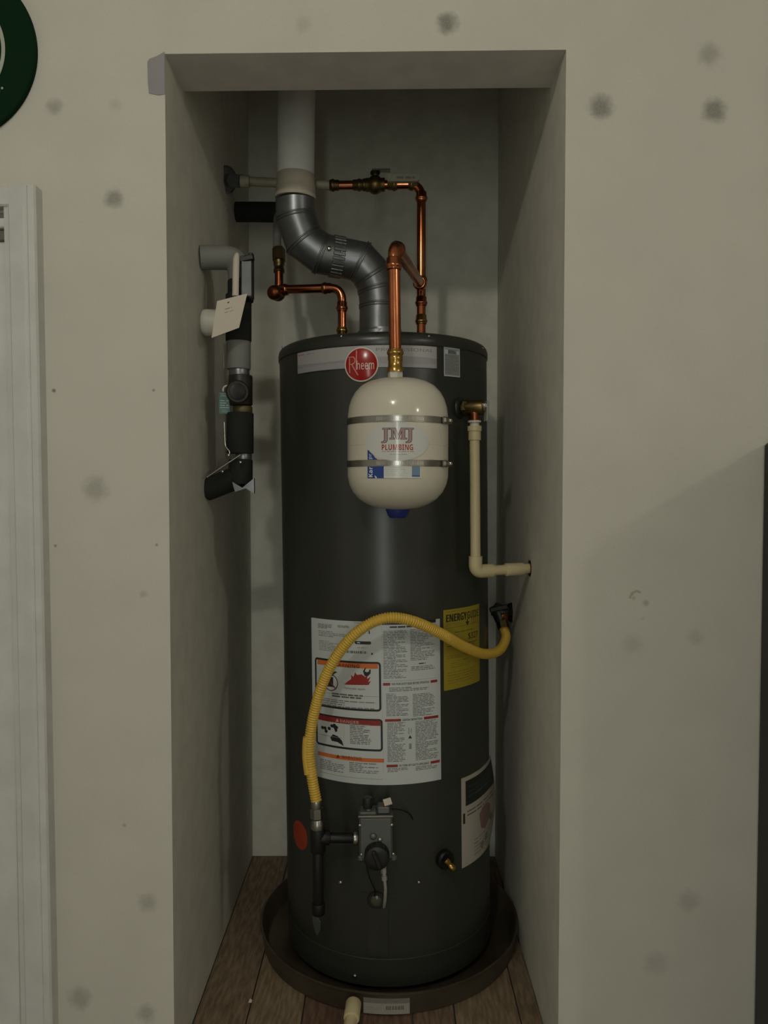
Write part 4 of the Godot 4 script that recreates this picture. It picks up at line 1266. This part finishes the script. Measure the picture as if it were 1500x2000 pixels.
func relief() -> void:
	# brass relief valve screwed into the tank's right side, its lever and the discharge pipe to the right wall
	var q := Vector2(Vector2(0.7432, 1.2871))
	var root := Transform3D(Basis(Vector3.BACK, 0.0110), Vector3(0.0068, 0.0180, -1.9200))
	var o := root * around(q.x, TANK - 0.001, q.y)
	var body: Vector3 = Vector3(0.1957, 1.3052, -1.7150)
	var out := (body - o).normalized()
	var t := thing("relief_valve", "dark brass relief valve with steel lever on the heater's right side", "valve", body)
	part("escutcheon", Shape.new().lathe([Vector2(0, 0), Vector2(0.025, 0), Vector2(0.024, 0.004), Vector2(0.016, 0.007), Vector2(0, 0.007)], 28, along(o, body), 0.5), M["dark plastic"], t)
	part("nipple", rod(o, body, 0.0125), M["aged brass"], t)
	var nut := Shape.new()
	hexagon(nut, o + out * 0.012, o + out * 0.022, 0.0195)
	part("nut", nut, M["aged brass"], t)
	part("valve_body", rod(body + Vector3(-0.019, 0.001, -0.008), body + Vector3(0.020, 0.001, 0.008), 0.0165, 0.003), M["aged brass"], t)
	part("outlet", rod(body + Vector3(0, 0.0, 0), body + Vector3(0, -0.030, 0), 0.0125), M["aged copper"], t, "coppery outlet")
	var cap := body + Vector3(0.026, 0.003, 0.012)
	part("bonnet", rod(body + Vector3(0.016, 0.002, 0.006), cap, 0.0125, 0.002), M["steel"], t)
	part("lever", Shape.new().box(Vector3(0.004, 0.044, 0.018), 0.0012, Transform3D(Basis(Vector3.UP, 0.25) * Basis(Vector3.BACK, -0.06), Vector3(0.2200, 1.2969, -1.7000))), M["tube silver"], t, "upright steel test lever")
	part("lever_fork", Shape.new().box(Vector3(0.017, 0.012, 0.010), 0.002, Transform3D(Basis(), Vector3(0.2132, 1.3093, -1.7000))), M["steel"], t)
	var top: Vector3 = body + Vector3(0, -0.030, 0)
	var e: Vector3 = Vector3(0.2030, 0.9409, -1.7150)
	e.x = top.x + 0.0035
	var w: Vector3 = Vector3(0.3309, 0.9421, -1.7681)
	var d := thing("discharge_pipe", "cream plastic discharge pipe from the relief valve down and into the right wall", "pipe", e)
	part("thread", Shape.new().lathe([Vector2(0.0, 0), Vector2(0.0146, 0), Vector2(0.0146, 0.004), Vector2(0.0105, 0.0045), Vector2(0.0105, 0.012), Vector2(0, 0.012)], 24, along(top + Vector3(0, 0.002, 0), e)), M["white plastic"], d)
	part("adapter", Shape.new().lathe([Vector2(0.0, 0.010), Vector2(0.0158, 0.010), Vector2(0.0158, 0.021), Vector2(0.0140, 0.022), Vector2(0.0140, 0.041), Vector2(0.0112, 0.042)], 26, along(top, e), 0.5), M["cream pipe"], d)
	part("drop", Shape.new().tube([top + Vector3(0, -0.02, 0), e + Vector3(0, 0.03, 0)], 0.0113, 22), M["cream pipe"], d)
	part("elbow", Shape.new().tube(bend([e + Vector3(0, 0.034, 0), e, e.lerp(w, 0.30)], 0.024, 10), 0.0152, 24), M["cream pipe"], d)
	part("run", Shape.new().tube([e.lerp(w, 0.25), w], 0.0113, 22), M["cream pipe"], d)
	part("coupling", rod(e.lerp(w, 0.54), e.lerp(w, 0.87), 0.0145), M["cream pipe"], d)
	part("wall_ring", Shape.new().lathe([Vector2(0, 0), Vector2(0.019, 0), Vector2(0.018, 0.0016), Vector2(0, 0.002)], 24, along(w, w + Vector3(-0.1, 0, 0))), M["aged copper"], d, "rusty ring where the pipe enters the wall")


# ---------------------------------------------------------------- gas
func gas() -> void:
	# shut-off valve on the right wall
	var w: Vector3 = Vector3(0.3309, 0.7986, -2.0164)
	var v: Vector3 = Vector3(0.2939, 0.8038, -1.9850)
	var h0: Vector3 = Vector3(0.3009, 0.7657, -1.9600)
	var t := thing("gas_shutoff_valve", "dark brass gas valve on the right wall feeding the yellow hose", "valve", w)
	part("wall_plate", Shape.new().lathe([Vector2(0, 0), Vector2(0.026, 0), Vector2(0.025, 0.003), Vector2(0.014, 0.006), Vector2(0, 0.006)], 28, along(w, v), 0.5), M["black iron"], t)
	part("nipple", rod(w, v, 0.0115), M["black iron"], t)
	part("valve_body", rod(v + Vector3(-0.012, 0.018, 0.0), v + (h0 - v) * 0.55, 0.0165, 0.004), M["dark bronze"], t)
	part("valve_seat", rod(v + Vector3(-0.018, 0.010, 0), v + Vector3(0.018, -0.004, 0.006), 0.0185, 0.005), M["dark bronze"], t)
	part("handle", Shape.new().box(Vector3(0.048, 0.013, 0.006), 0.002, Transform3D(Basis(Vector3.BACK, 0.22), Vector3(0.2878, 0.8182, -1.9620))), M["black iron"], t, "dark flat handle")
	part("plug", rod(v + Vector3(0.006, -0.004, 0.006), v + Vector3(0.010, -0.008, 0.026), 0.0095), M["copper"], t, "coppery plug")
	part("flare_nut", hexagon(Shape.new(), v + (h0 - v) * 0.52, h0, 0.0155), M["aged brass"], t)
	# the yellow hose
	var pts := [h0] + [Vector3(0.3024, 0.7469, -1.9350), Vector3(0.2776, 0.7274, -1.8800), Vector3(0.2296, 0.7362, -1.8000), Vector3(0.1726, 0.7723, -1.7150), Vector3(0.1232, 0.8095, -1.6550), Vector3(0.0705, 0.8408, -1.6180), Vector3(0.0247, 0.8559, -1.6000), Vector3(-0.0138, 0.8540, -1.5920), Vector3(-0.0534, 0.8336, -1.5920), Vector3(-0.0891, 0.7975, -1.6000), Vector3(-0.1224, 0.7437, -1.6120), Vector3(-0.1449, 0.6846, -1.6200), Vector3(-0.1598, 0.6224, -1.6250), Vector3(-0.1655, 0.5615, -1.6250), Vector3(-0.1588, 0.5049, -1.6220), Vector3(-0.1500, 0.4569, -1.6200)]
	var path := curve(pts, 0.00135)
	var rad := []
	var run := 0.0
	for i in path.size():
		if i:
			run += path[i].distance_to(path[i - 1])
		rad.append(0.0110 + 0.0012 * sin(run / 0.0054 * TAU))
	var hose := thing("gas_hose", "yellow corrugated gas hose looping across the heater's white label", "hose", path[-1])
	part("hose", Shape.new().tube(path, rad, 18), M["yellow coating"], hose)
	# loose end of the yellow jacket, split along the lower left
	var i0 := int(path.size() * 0.86)
	var flap := Shape.new()
	var fp := []
	for i in range(i0, i0 + 60):
		fp.append(path[mini(i, path.size() - 1)] + Vector3(-0.0075, 0, 0.002))
	flap.tube(fp, 0.0078, 10)
	part("jacket_flap", flap, M["yellow coating"], hose)
	var e0: Vector3 = path[-1]
	var e1: Vector3 = Vector3(-0.1491, 0.4057, -1.6200)
	part("end_collar", rod(e0 + Vector3(0, 0.004, 0), e0.lerp(e1, 0.28), 0.0118), M["steel"], hose)
	part("flare_nut", hexagon(Shape.new(), e0.lerp(e1, 0.26), e0.lerp(e1, 0.68), 0.0138), M["steel"], hose, "steel flare nut at the hose's lower end")
	# tee, nipple to the control and the capped drip leg
	var tee: Vector3 = Vector3(-0.1469, 0.3790, -1.6200)
	var g := thing("gas_pipe", "black iron gas tee with capped drip leg left of the control knob", "pipe", tee)
	part("tapered_fitting", Shape.new().lathe([Vector2(0, 0), Vector2(0.0135, 0), Vector2(0.0155, 0.006), Vector2(0.0150, 0.016), Vector2(0.0118, 0.024), Vector2(0, 0.024)], 26, along(tee + Vector3(0, 0.017, 0), e0), 0.6), M["steel"], g, "pale steel flare fitting on the tee")
	part("tee", rod(tee + Vector3(0, 0.020, 0), tee + Vector3(0, -0.030, 0), 0.0165, 0.003), M["black iron"], g)
	var nx: Vector3 = Vector3(-0.0606, 0.3734, -1.6300)
	part("tee_branch", rod(tee, tee.lerp(nx, 0.30), 0.0150, 0.003), M["black iron"], g)
	part("nipple", rod(tee.lerp(nx, 0.2), nx, 0.0105), M["black iron"], g)
	part("valve_nut", rod(tee.lerp(nx, 0.86), nx, 0.0155, 0.002), M["steel"], g)
	var lo: Vector3 = Vector3(-0.1463, 0.2157, -1.6200)
	part("drip_leg", rod(tee + Vector3(0, -0.025, 0), lo, 0.0118), M["black iron"], g)
	part("leg_cap", rod(lo + Vector3(0, 0.022, 0), lo + Vector3(0, -0.004, 0), 0.0142, 0.003), M["black iron"], g)


# ---------------------------------------------------------------- pipes on the alcove's left wall
func wall_pipes() -> void:
	var w: Vector3 = Vector3(-0.4097, 1.6353, -1.7101)
	var t := thing("insulated_pipe", "grey and black insulated pipe run with valves standing off the alcove's left wall", "pipe", w)
	var c: Vector3 = Vector3(-0.3290, 1.6396, -1.7250)
	part("grey_elbow", Shape.new().tube(bend([w, c, c + Vector3(0.004, -0.075, 0)], 0.034, 10), 0.0262, 26), M["grey foam"], t, "grey foam elbow coming out of the wall")
	part("black_wrap", rod(Vector3(-0.3248, 1.5889, -1.7250), Vector3(-0.3251, 1.5415, -1.7250), 0.0285, 0.003), M["black foam"], t)
	part("plate", Shape.new().box(Vector3(0.024, 0.088, 0.010), 0.002, Transform3D(Basis(Vector3.UP, 0.3), Vector3(-0.3059, 1.5885, -1.6900))), M["galvanized steel"], t, "bluish grey metal plate in a dark clip")
	part("clip", Shape.new().box(Vector3(0.010, 0.100, 0.016), 0.002, Transform3D(Basis(), Vector3(-0.2964, 1.5912, -1.7000))), M["black iron"], t)
	part("clip", Shape.new().box(Vector3(0.034, 0.012, 0.016), 0.002, Transform3D(Basis(Vector3.BACK, 0.2), Vector3(-0.3056, 1.6260, -1.6900))), M["black iron"], t)
	part("black_sleeve", rod(Vector3(-0.3296, 1.5584, -1.7250), Vector3(-0.3302, 1.4532, -1.7250), 0.0285, 0.003), M["black foam"], t)
	part("grey_pipe", rod(Vector3(-0.3302, 1.4600, -1.7250), Vector3(-0.3307, 1.3918, -1.7250), 0.0268, 0.003), M["grey foam"], t)
	part("coupling", rod(Vector3(-0.3295, 1.3964, -1.7250), Vector3(-0.3296, 1.3747, -1.7250), 0.0225, 0.003), M["galvanized steel"], t)
	part("valve_body", rod(Vector3(-0.3262, 1.3793, -1.7250), Vector3(-0.3266, 1.3121, -1.7250), 0.0265, 0.003), M["dark bronze"], t)
	var bq: Vector3 = Vector3(-0.3286, 1.3381, -1.6950)
	part("valve_ring", Shape.new().lathe([Vector2(0.017, 0), Vector2(0.025, 0.0), Vector2(0.026, 0.006), Vector2(0.023, 0.010), Vector2(0.017, 0.010)], 30, Transform3D(Basis(Vector3.UP, 0.35) * Basis(Vector3.RIGHT, PI / 2), bq)), M["dark bronze"], t)
	part("valve_core", Shape.new().lathe([Vector2(0.018, 0), Vector2(0.018, 0.012), Vector2(0.012, 0.014), Vector2(0, 0.014)], 26, Transform3D(Basis(Vector3.UP, 0.35) * Basis(Vector3.RIGHT, PI / 2), bq)), M["black iron"], t)
	part("brass_ring", rod(Vector3(-0.3220, 1.3109, -1.7250), Vector3(-0.3221, 1.2938, -1.7250), 0.0215, 0.003), M["dull brass"], t)
	part("black_foam", rod(Vector3(-0.3278, 1.2961, -1.7250), Vector3(-0.3284, 1.2046, -1.7250), 0.0300, 0.003), M["black foam"], t)
	part("lower_joint", rod(Vector3(-0.3204, 1.2069, -1.7250), Vector3(-0.3205, 1.1862, -1.7250), 0.0180, 0.003), M["galvanized steel"], t)
	part("lower_foam", rod(Vector3(-0.3274, 1.1920, -1.7250), Vector3(-0.3277, 1.1357, -1.7250), 0.0268, 0.003), M["black foam"], t)
	# bottom elbow: the run turns back to the wall, slanting down
	var b0: Vector3 = Vector3(-0.3276, 1.1541, -1.7250)
	var b1: Vector3 = Vector3(-0.4097, 1.1241, -1.7504)
	part("return_foam", Shape.new().tube([b0, b1], 0.0262, 26), M["black foam"], t, "black foam end slanting back into the wall")
	part("tape_end", Shape.new().prism(PackedVector2Array([Vector2(-0.022, 0.010), Vector2(0.0, -0.003), Vector2(0.026, 0.018), Vector2(0.026, -0.016), Vector2(0.008, -0.004), Vector2(-0.016, -0.012)]), 0.012, Transform3D(Basis(), Vector3(-0.3185, 1.1312, -1.7000))), M["galvanized steel"], t, "torn silver tape at the bottom")
	part("top_edge", Shape.new().tube([Vector3(-0.3954, 1.1514, -1.6900), Vector3(-0.3501, 1.1818, -1.6900), Vector3(-0.3207, 1.2009, -1.6900)], 0.0022, 8), M["steel"], t)
	part("wire_handle", Shape.new().tube(bend([Vector3(-0.3562, 1.2727, -1.6900), Vector3(-0.3543, 1.2189, -1.6900), Vector3(-0.3443, 1.2076, -1.6900), Vector3(-0.3455, 1.1986, -1.6900)], 0.006), 0.0018, 8), M["bright steel"], t)
	for q in [Vector3(-0.3462, 1.1997, -1.6880), Vector3(-0.3599, 1.1638, -1.6880), Vector3(-0.3204, 1.1840, -1.6880)]:
		part("screw", screw(Transform3D(Basis(), q), 0.0035, 0.004), M["bright steel"], t)
	part("edge_strip", Shape.new().box(Vector3(0.0016, 0.055, 0.004), 0.0005, Transform3D(Basis(), Vector3(-0.3578, 1.4172, -1.7000))), M["steel"], t)
	var im := sheet(Vector2i(96, 240), Color(0.28, 0.40, 0.37))
	rows(im, 16, 14, 90, 60, 22, Color(0.48, 0.60, 0.58), 0.4)
	rows(im, 10, 90, 92, 180, 26, Color(0.55, 0.66, 0.63), 0.4)
	rows(im, 24, 196, 80, 232, 20, Color(0.40, 0.52, 0.50), 0.4)
	var g := thing("valve_tag", "small teal printed tag hanging beside the wall pipe's valve", "tag", Vector3(-0.3602, 1.2947, -1.7100))
	part("tag", Shape.new().box(Vector3(0.0239, 0.0479, 0.0012), 0.0004, Transform3D(Basis(Vector3.UP, 0.2), Vector3(-0.3601, 1.3162, -1.7100))), printed("tag print", im, 0.4), g)
	part("tie", Shape.new().tube(bend([Vector3(-0.3622, 1.3411, -1.7100), Vector3(-0.3625, 1.3515, -1.7120), Vector3(-0.3495, 1.3564, -1.7150), Vector3(-0.3351, 1.3499, -1.7000)], 0.008), 0.0022, 8), M["white plastic"], g)
	# white stub and the paper tag on its strap
	var s0: Vector3 = Vector3(-0.4097, 1.4951, -1.7194)
	var stub := single("pipe_stub", Shape.new().lathe([Vector2(0, 0), Vector2(0.024, 0), Vector2(0.0285, 0.004), Vector2(0.0295, 0.012), Vector2(0.0285, 0.036), Vector2(0.026, 0.046), Vector2(0.018, 0.050), Vector2(0, 0.050)], 30, along(Vector3.ZERO, Vector3(1, -0.02, 0)), 0.5), M["white plastic"], "stubby white plastic pipe end on the left wall behind the paper tag", "pipe")
	stub.position = s0
	var strap := thing("paper_tag", "small white paper tag hanging on a white strap over the grey pipe", "tag", Vector3(-0.3226, 1.5392, -1.6600))
	part("strap", Shape.new().tube([Vector3(-0.3257, 1.6349, -1.6900), Vector3(-0.3245, 1.6228, -1.6750), Vector3(-0.3229, 1.5805, -1.6600), Vector3(-0.3241, 1.5397, -1.6620)], [0.0055, 0.0072, 0.0072, 0.0072], 10), M["paper"], strap)
	var im2 := sheet(Vector2i(256, 320), Color(0.80, 0.76, 0.70))
	rows(im2, 90, 96, 190, 122, 20, Color(0.42, 0.38, 0.34), 0.4)
	rows(im2, 90, 130, 180, 140, 20, Color(0.55, 0.50, 0.46), 0.35)
	frame(im2, 96, 34, 112, 50, 2, 7, Color(0.35, 0.32, 0.28), Color(0.35, 0.32, 0.28))
	var card := Shape.new()
	var corners := [Vector3(-0.3601, 1.5248, -1.6450), Vector3(-0.2994, 1.5458, -1.6650), Vector3(-0.3156, 1.4707, -1.6550), Vector3(-0.3704, 1.4451, -1.6350)]
	var nrm: Vector3 = -(corners[1] - corners[0]).cross(corners[3] - corners[0]).normalized()
	if nrm.z < 0:
		nrm = -nrm
	card.quad(corners[0], corners[1], corners[2], corners[3], nrm, [Vector2(0, 0), Vector2(1, 0), Vector2(1, 1), Vector2(0, 1)])
	card.quad(corners[0] - nrm * 0.0008, corners[1] - nrm * 0.0008, corners[2] - nrm * 0.0008, corners[3] - nrm * 0.0008, -nrm)
	for k in 4:
		var p: Vector3 = corners[k]
		var q: Vector3 = corners[(k + 1) % 4]
		card.quad(p, q, q - nrm * 0.0008, p - nrm * 0.0008, (q - p).cross(nrm).normalized())
	part("card", card, printed("paper tag print", im2, 0.8), strap, "paper card with a few printed lines")


# ---------------------------------------------------------------- on and beside the front wall
func wall_things() -> void:
	# torn tape over the header's left corner
	var poly := PackedVector2Array()
	for q in [Vector3(-0.4415, 1.9147, -1.4445), Vector3(-0.4377, 1.9203, -1.4445), Vector3(-0.4244, 1.9249, -1.4445), Vector3(-0.4130, 1.9313, -1.4445), Vector3(-0.4016, 1.9332, -1.4445), Vector3(-0.4042, 1.8562, -1.4445), Vector3(-0.4213, 1.8543, -1.4445), Vector3(-0.4317, 1.8562, -1.4445), Vector3(-0.4393, 1.8581, -1.4445), Vector3(-0.4410, 1.8785, -1.4445)]:
		poly.append(Vector2(minf(q.x, LEFT), q.y))
	var tape := single("tape_patch", Shape.new().prism(poly, 0.0012, Transform3D(Basis(), Vector3(0, 0, FRONT + 0.0007))), M["grey tape"], "torn patch of grey tape at the alcove's upper left corner", "tape")
	# round green board, mostly out of the frame
	var c: Vector3 = Vector3(-0.8070, 1.9324, -1.4400)
	var sg := thing("round_sign", "round dark green sign with a white ring at the upper left", "sign", c)
	var face := Transform3D(Basis(Vector3.RIGHT, PI / 2), Vector3(c.x, c.y, FRONT))
	var rs := 0.1634
	part("disc", Shape.new().lathe([Vector2(0, 0), Vector2(rs - 0.001, 0), Vector2(rs, 0.001), Vector2(rs, 0.010), Vector2(rs - 0.002, 0.012), Vector2(0, 0.012)], 90, face), M["green board"], sg)
	var r0 := 0.1017
	var r1 := 0.1084
	part("ring", Shape.new().lathe([Vector2(r0, 0.0119), Vector2(r1, 0.0119), Vector2(r1, 0.0126), Vector2(r0, 0.0126), Vector2(r0, 0.0119)], 90, face), M["white print"], sg, "white printed ring")
	for q in [Vector3(-0.7056, 1.8620, -1.4330), Vector3(-0.7113, 1.8565, -1.4330), Vector3(-0.7179, 1.8537, -1.4330)]:
		part("dot", screw(Transform3D(Basis(), Vector3(q.x, q.y, FRONT + 0.0119)), 0.0022, 0.0007), M["white print"], sg)
	# white door casing at the left edge, door inside it
	var d := thing("door_1", "white door in a moulded white casing at the left edge", "door", Vector3(-1.1, 0, FRONT))
	d.set_meta("kind", "structure")
	var foot: Vector3 = Vector3(-0.6332, 0.1045, -1.4450)
	var head: Vector3 = Vector3(-0.6404, 1.6812, -1.4450)
	var x1: float = lerpf(foot.x, head.x, (0.75 - foot.y) / (head.y - foot.y))
	var top := 1.6803
	var prof := PackedVector2Array([Vector2(0, 0), Vector2(0, 0.026), Vector2(-0.003, 0.030), Vector2(-0.014, 0.030), Vector2(-0.017, 0.027), Vector2(-0.021, 0.027), Vector2(-0.024, 0.029), Vector2(-0.050, 0.026), Vector2(-0.053, 0.022), Vector2(-0.0625, 0.020), Vector2(-0.0625, 0)])
	var lean := Basis(Vector3.BACK, atan2(foot.x - head.x, head.y - foot.y))
	var side := Transform3D(lean * Basis(Vector3.RIGHT, -PI / 2) * Basis(Vector3.FORWARD, 0), Vector3(x1, top / 2.0, FRONT))
	var casing := Shape.new()
	var rim := PackedVector2Array()
	for p in prof:
		rim.append(Vector2(p.x, -p.y))
	casing.prism(rim, top, side)
	part("casing", casing, M["white trim paint"], d)
	part("head_casing", Shape.new().box(Vector3(0.90, 0.036, 0.026), 0.003, Transform3D(Basis(), Vector3(head.x - 0.017 - 0.45, top - 0.0180, FRONT + 0.013))), M["white trim paint"], d)
	var xi: float = Vector3(-0.6952, 1.6123, -1.4300).x
	part("jamb", slab(Vector3(xi + 0.004, 0, FRONT), Vector3(xi + 0.02, top - 0.03, FRONT + 0.012), 0.002), M["white trim paint"], d)
	part("door_leaf", slab(Vector3(xi - 0.80, 0, FRONT), Vector3(xi - 0.002, 1.5818, FRONT + 0.016), 0.003), M["white trim paint"], d)
	part("head_stop", slab(Vector3(xi - 0.80, 1.6078, FRONT), Vector3(xi - 0.002, 1.6255, FRONT + 0.017), 0.002), M["white trim paint"], d)
	part("shade_strip", slab(Vector3(xi - 0.80, 1.5864, FRONT), Vector3(xi - 0.002, 1.6069, FRONT + 0.008), 0.002), M["grey gap shade"], d)  # gap above the leaf, its darkness painted as a grey strip
	part("shade_strip", slab(Vector3(xi - 0.80, 1.6264, FRONT), Vector3(xi - 0.002, 1.6376, FRONT + 0.008), 0.002), M["grey gap shade"], d)  # shadow under the head casing, painted as a grey strip
	part("door_knob", Shape.new().lathe([Vector2(0, 0), Vector2(0.03, 0), Vector2(0.03, 0.006), Vector2(0.012, 0.01), Vector2(0.012, 0.03), Vector2(0.026, 0.04), Vector2(0.026, 0.055), Vector2(0.015, 0.064), Vector2(0, 0.064)], 28, Transform3D(Basis(Vector3.RIGHT, PI / 2), Vector3(xi - 0.73, 0.95, FRONT + 0.016))), M["steel"], d)
	# black cabinet at the right edge
	var cx: float = 0.7059
	var ct := 1.2120
	var cab := thing("cabinet", "black cabinet standing against the wall at the right edge", "cabinet", Vector3(cx + 0.3, 0, FRONT + 0.25))
	part("body", slab(Vector3(cx, 0.0, FRONT + 0.002), Vector3(cx + 0.62, ct, FRONT + 0.36), 0.004), M["cabinet black"], cab)
	for k in 2:
		var door := part("door", slab(Vector3(cx + 0.005 + 0.307 * k, 0.06, FRONT + 0.361), Vector3(cx + 0.306 + 0.307 * k, ct - 0.03, FRONT + 0.379), 0.003), M["cabinet black"], cab)
		part("handle", rod(Vector3(cx + 0.28 + 0.06 * k, 0.6, FRONT + 0.395), Vector3(cx + 0.28 + 0.06 * k, 0.75, FRONT + 0.395), 0.006), M["steel"], door)
	# a chip of white on the floor
	single("paint_chip", Shape.new().prism(PackedVector2Array([Vector2(-0.004, -0.003), Vector2(0.003, -0.004), Vector2(0.004, 0.002), Vector2(-0.001, 0.006)]), 0.0016, Transform3D(Basis(Vector3.RIGHT, -1.3), Vector3(-0.2986, -0.0036, -1.6450) * Vector3(1, 0, 1) + Vector3(0, 0.003, 0))), M["paper"], "small white paint chip lying on the floor left of the pan", "chip")
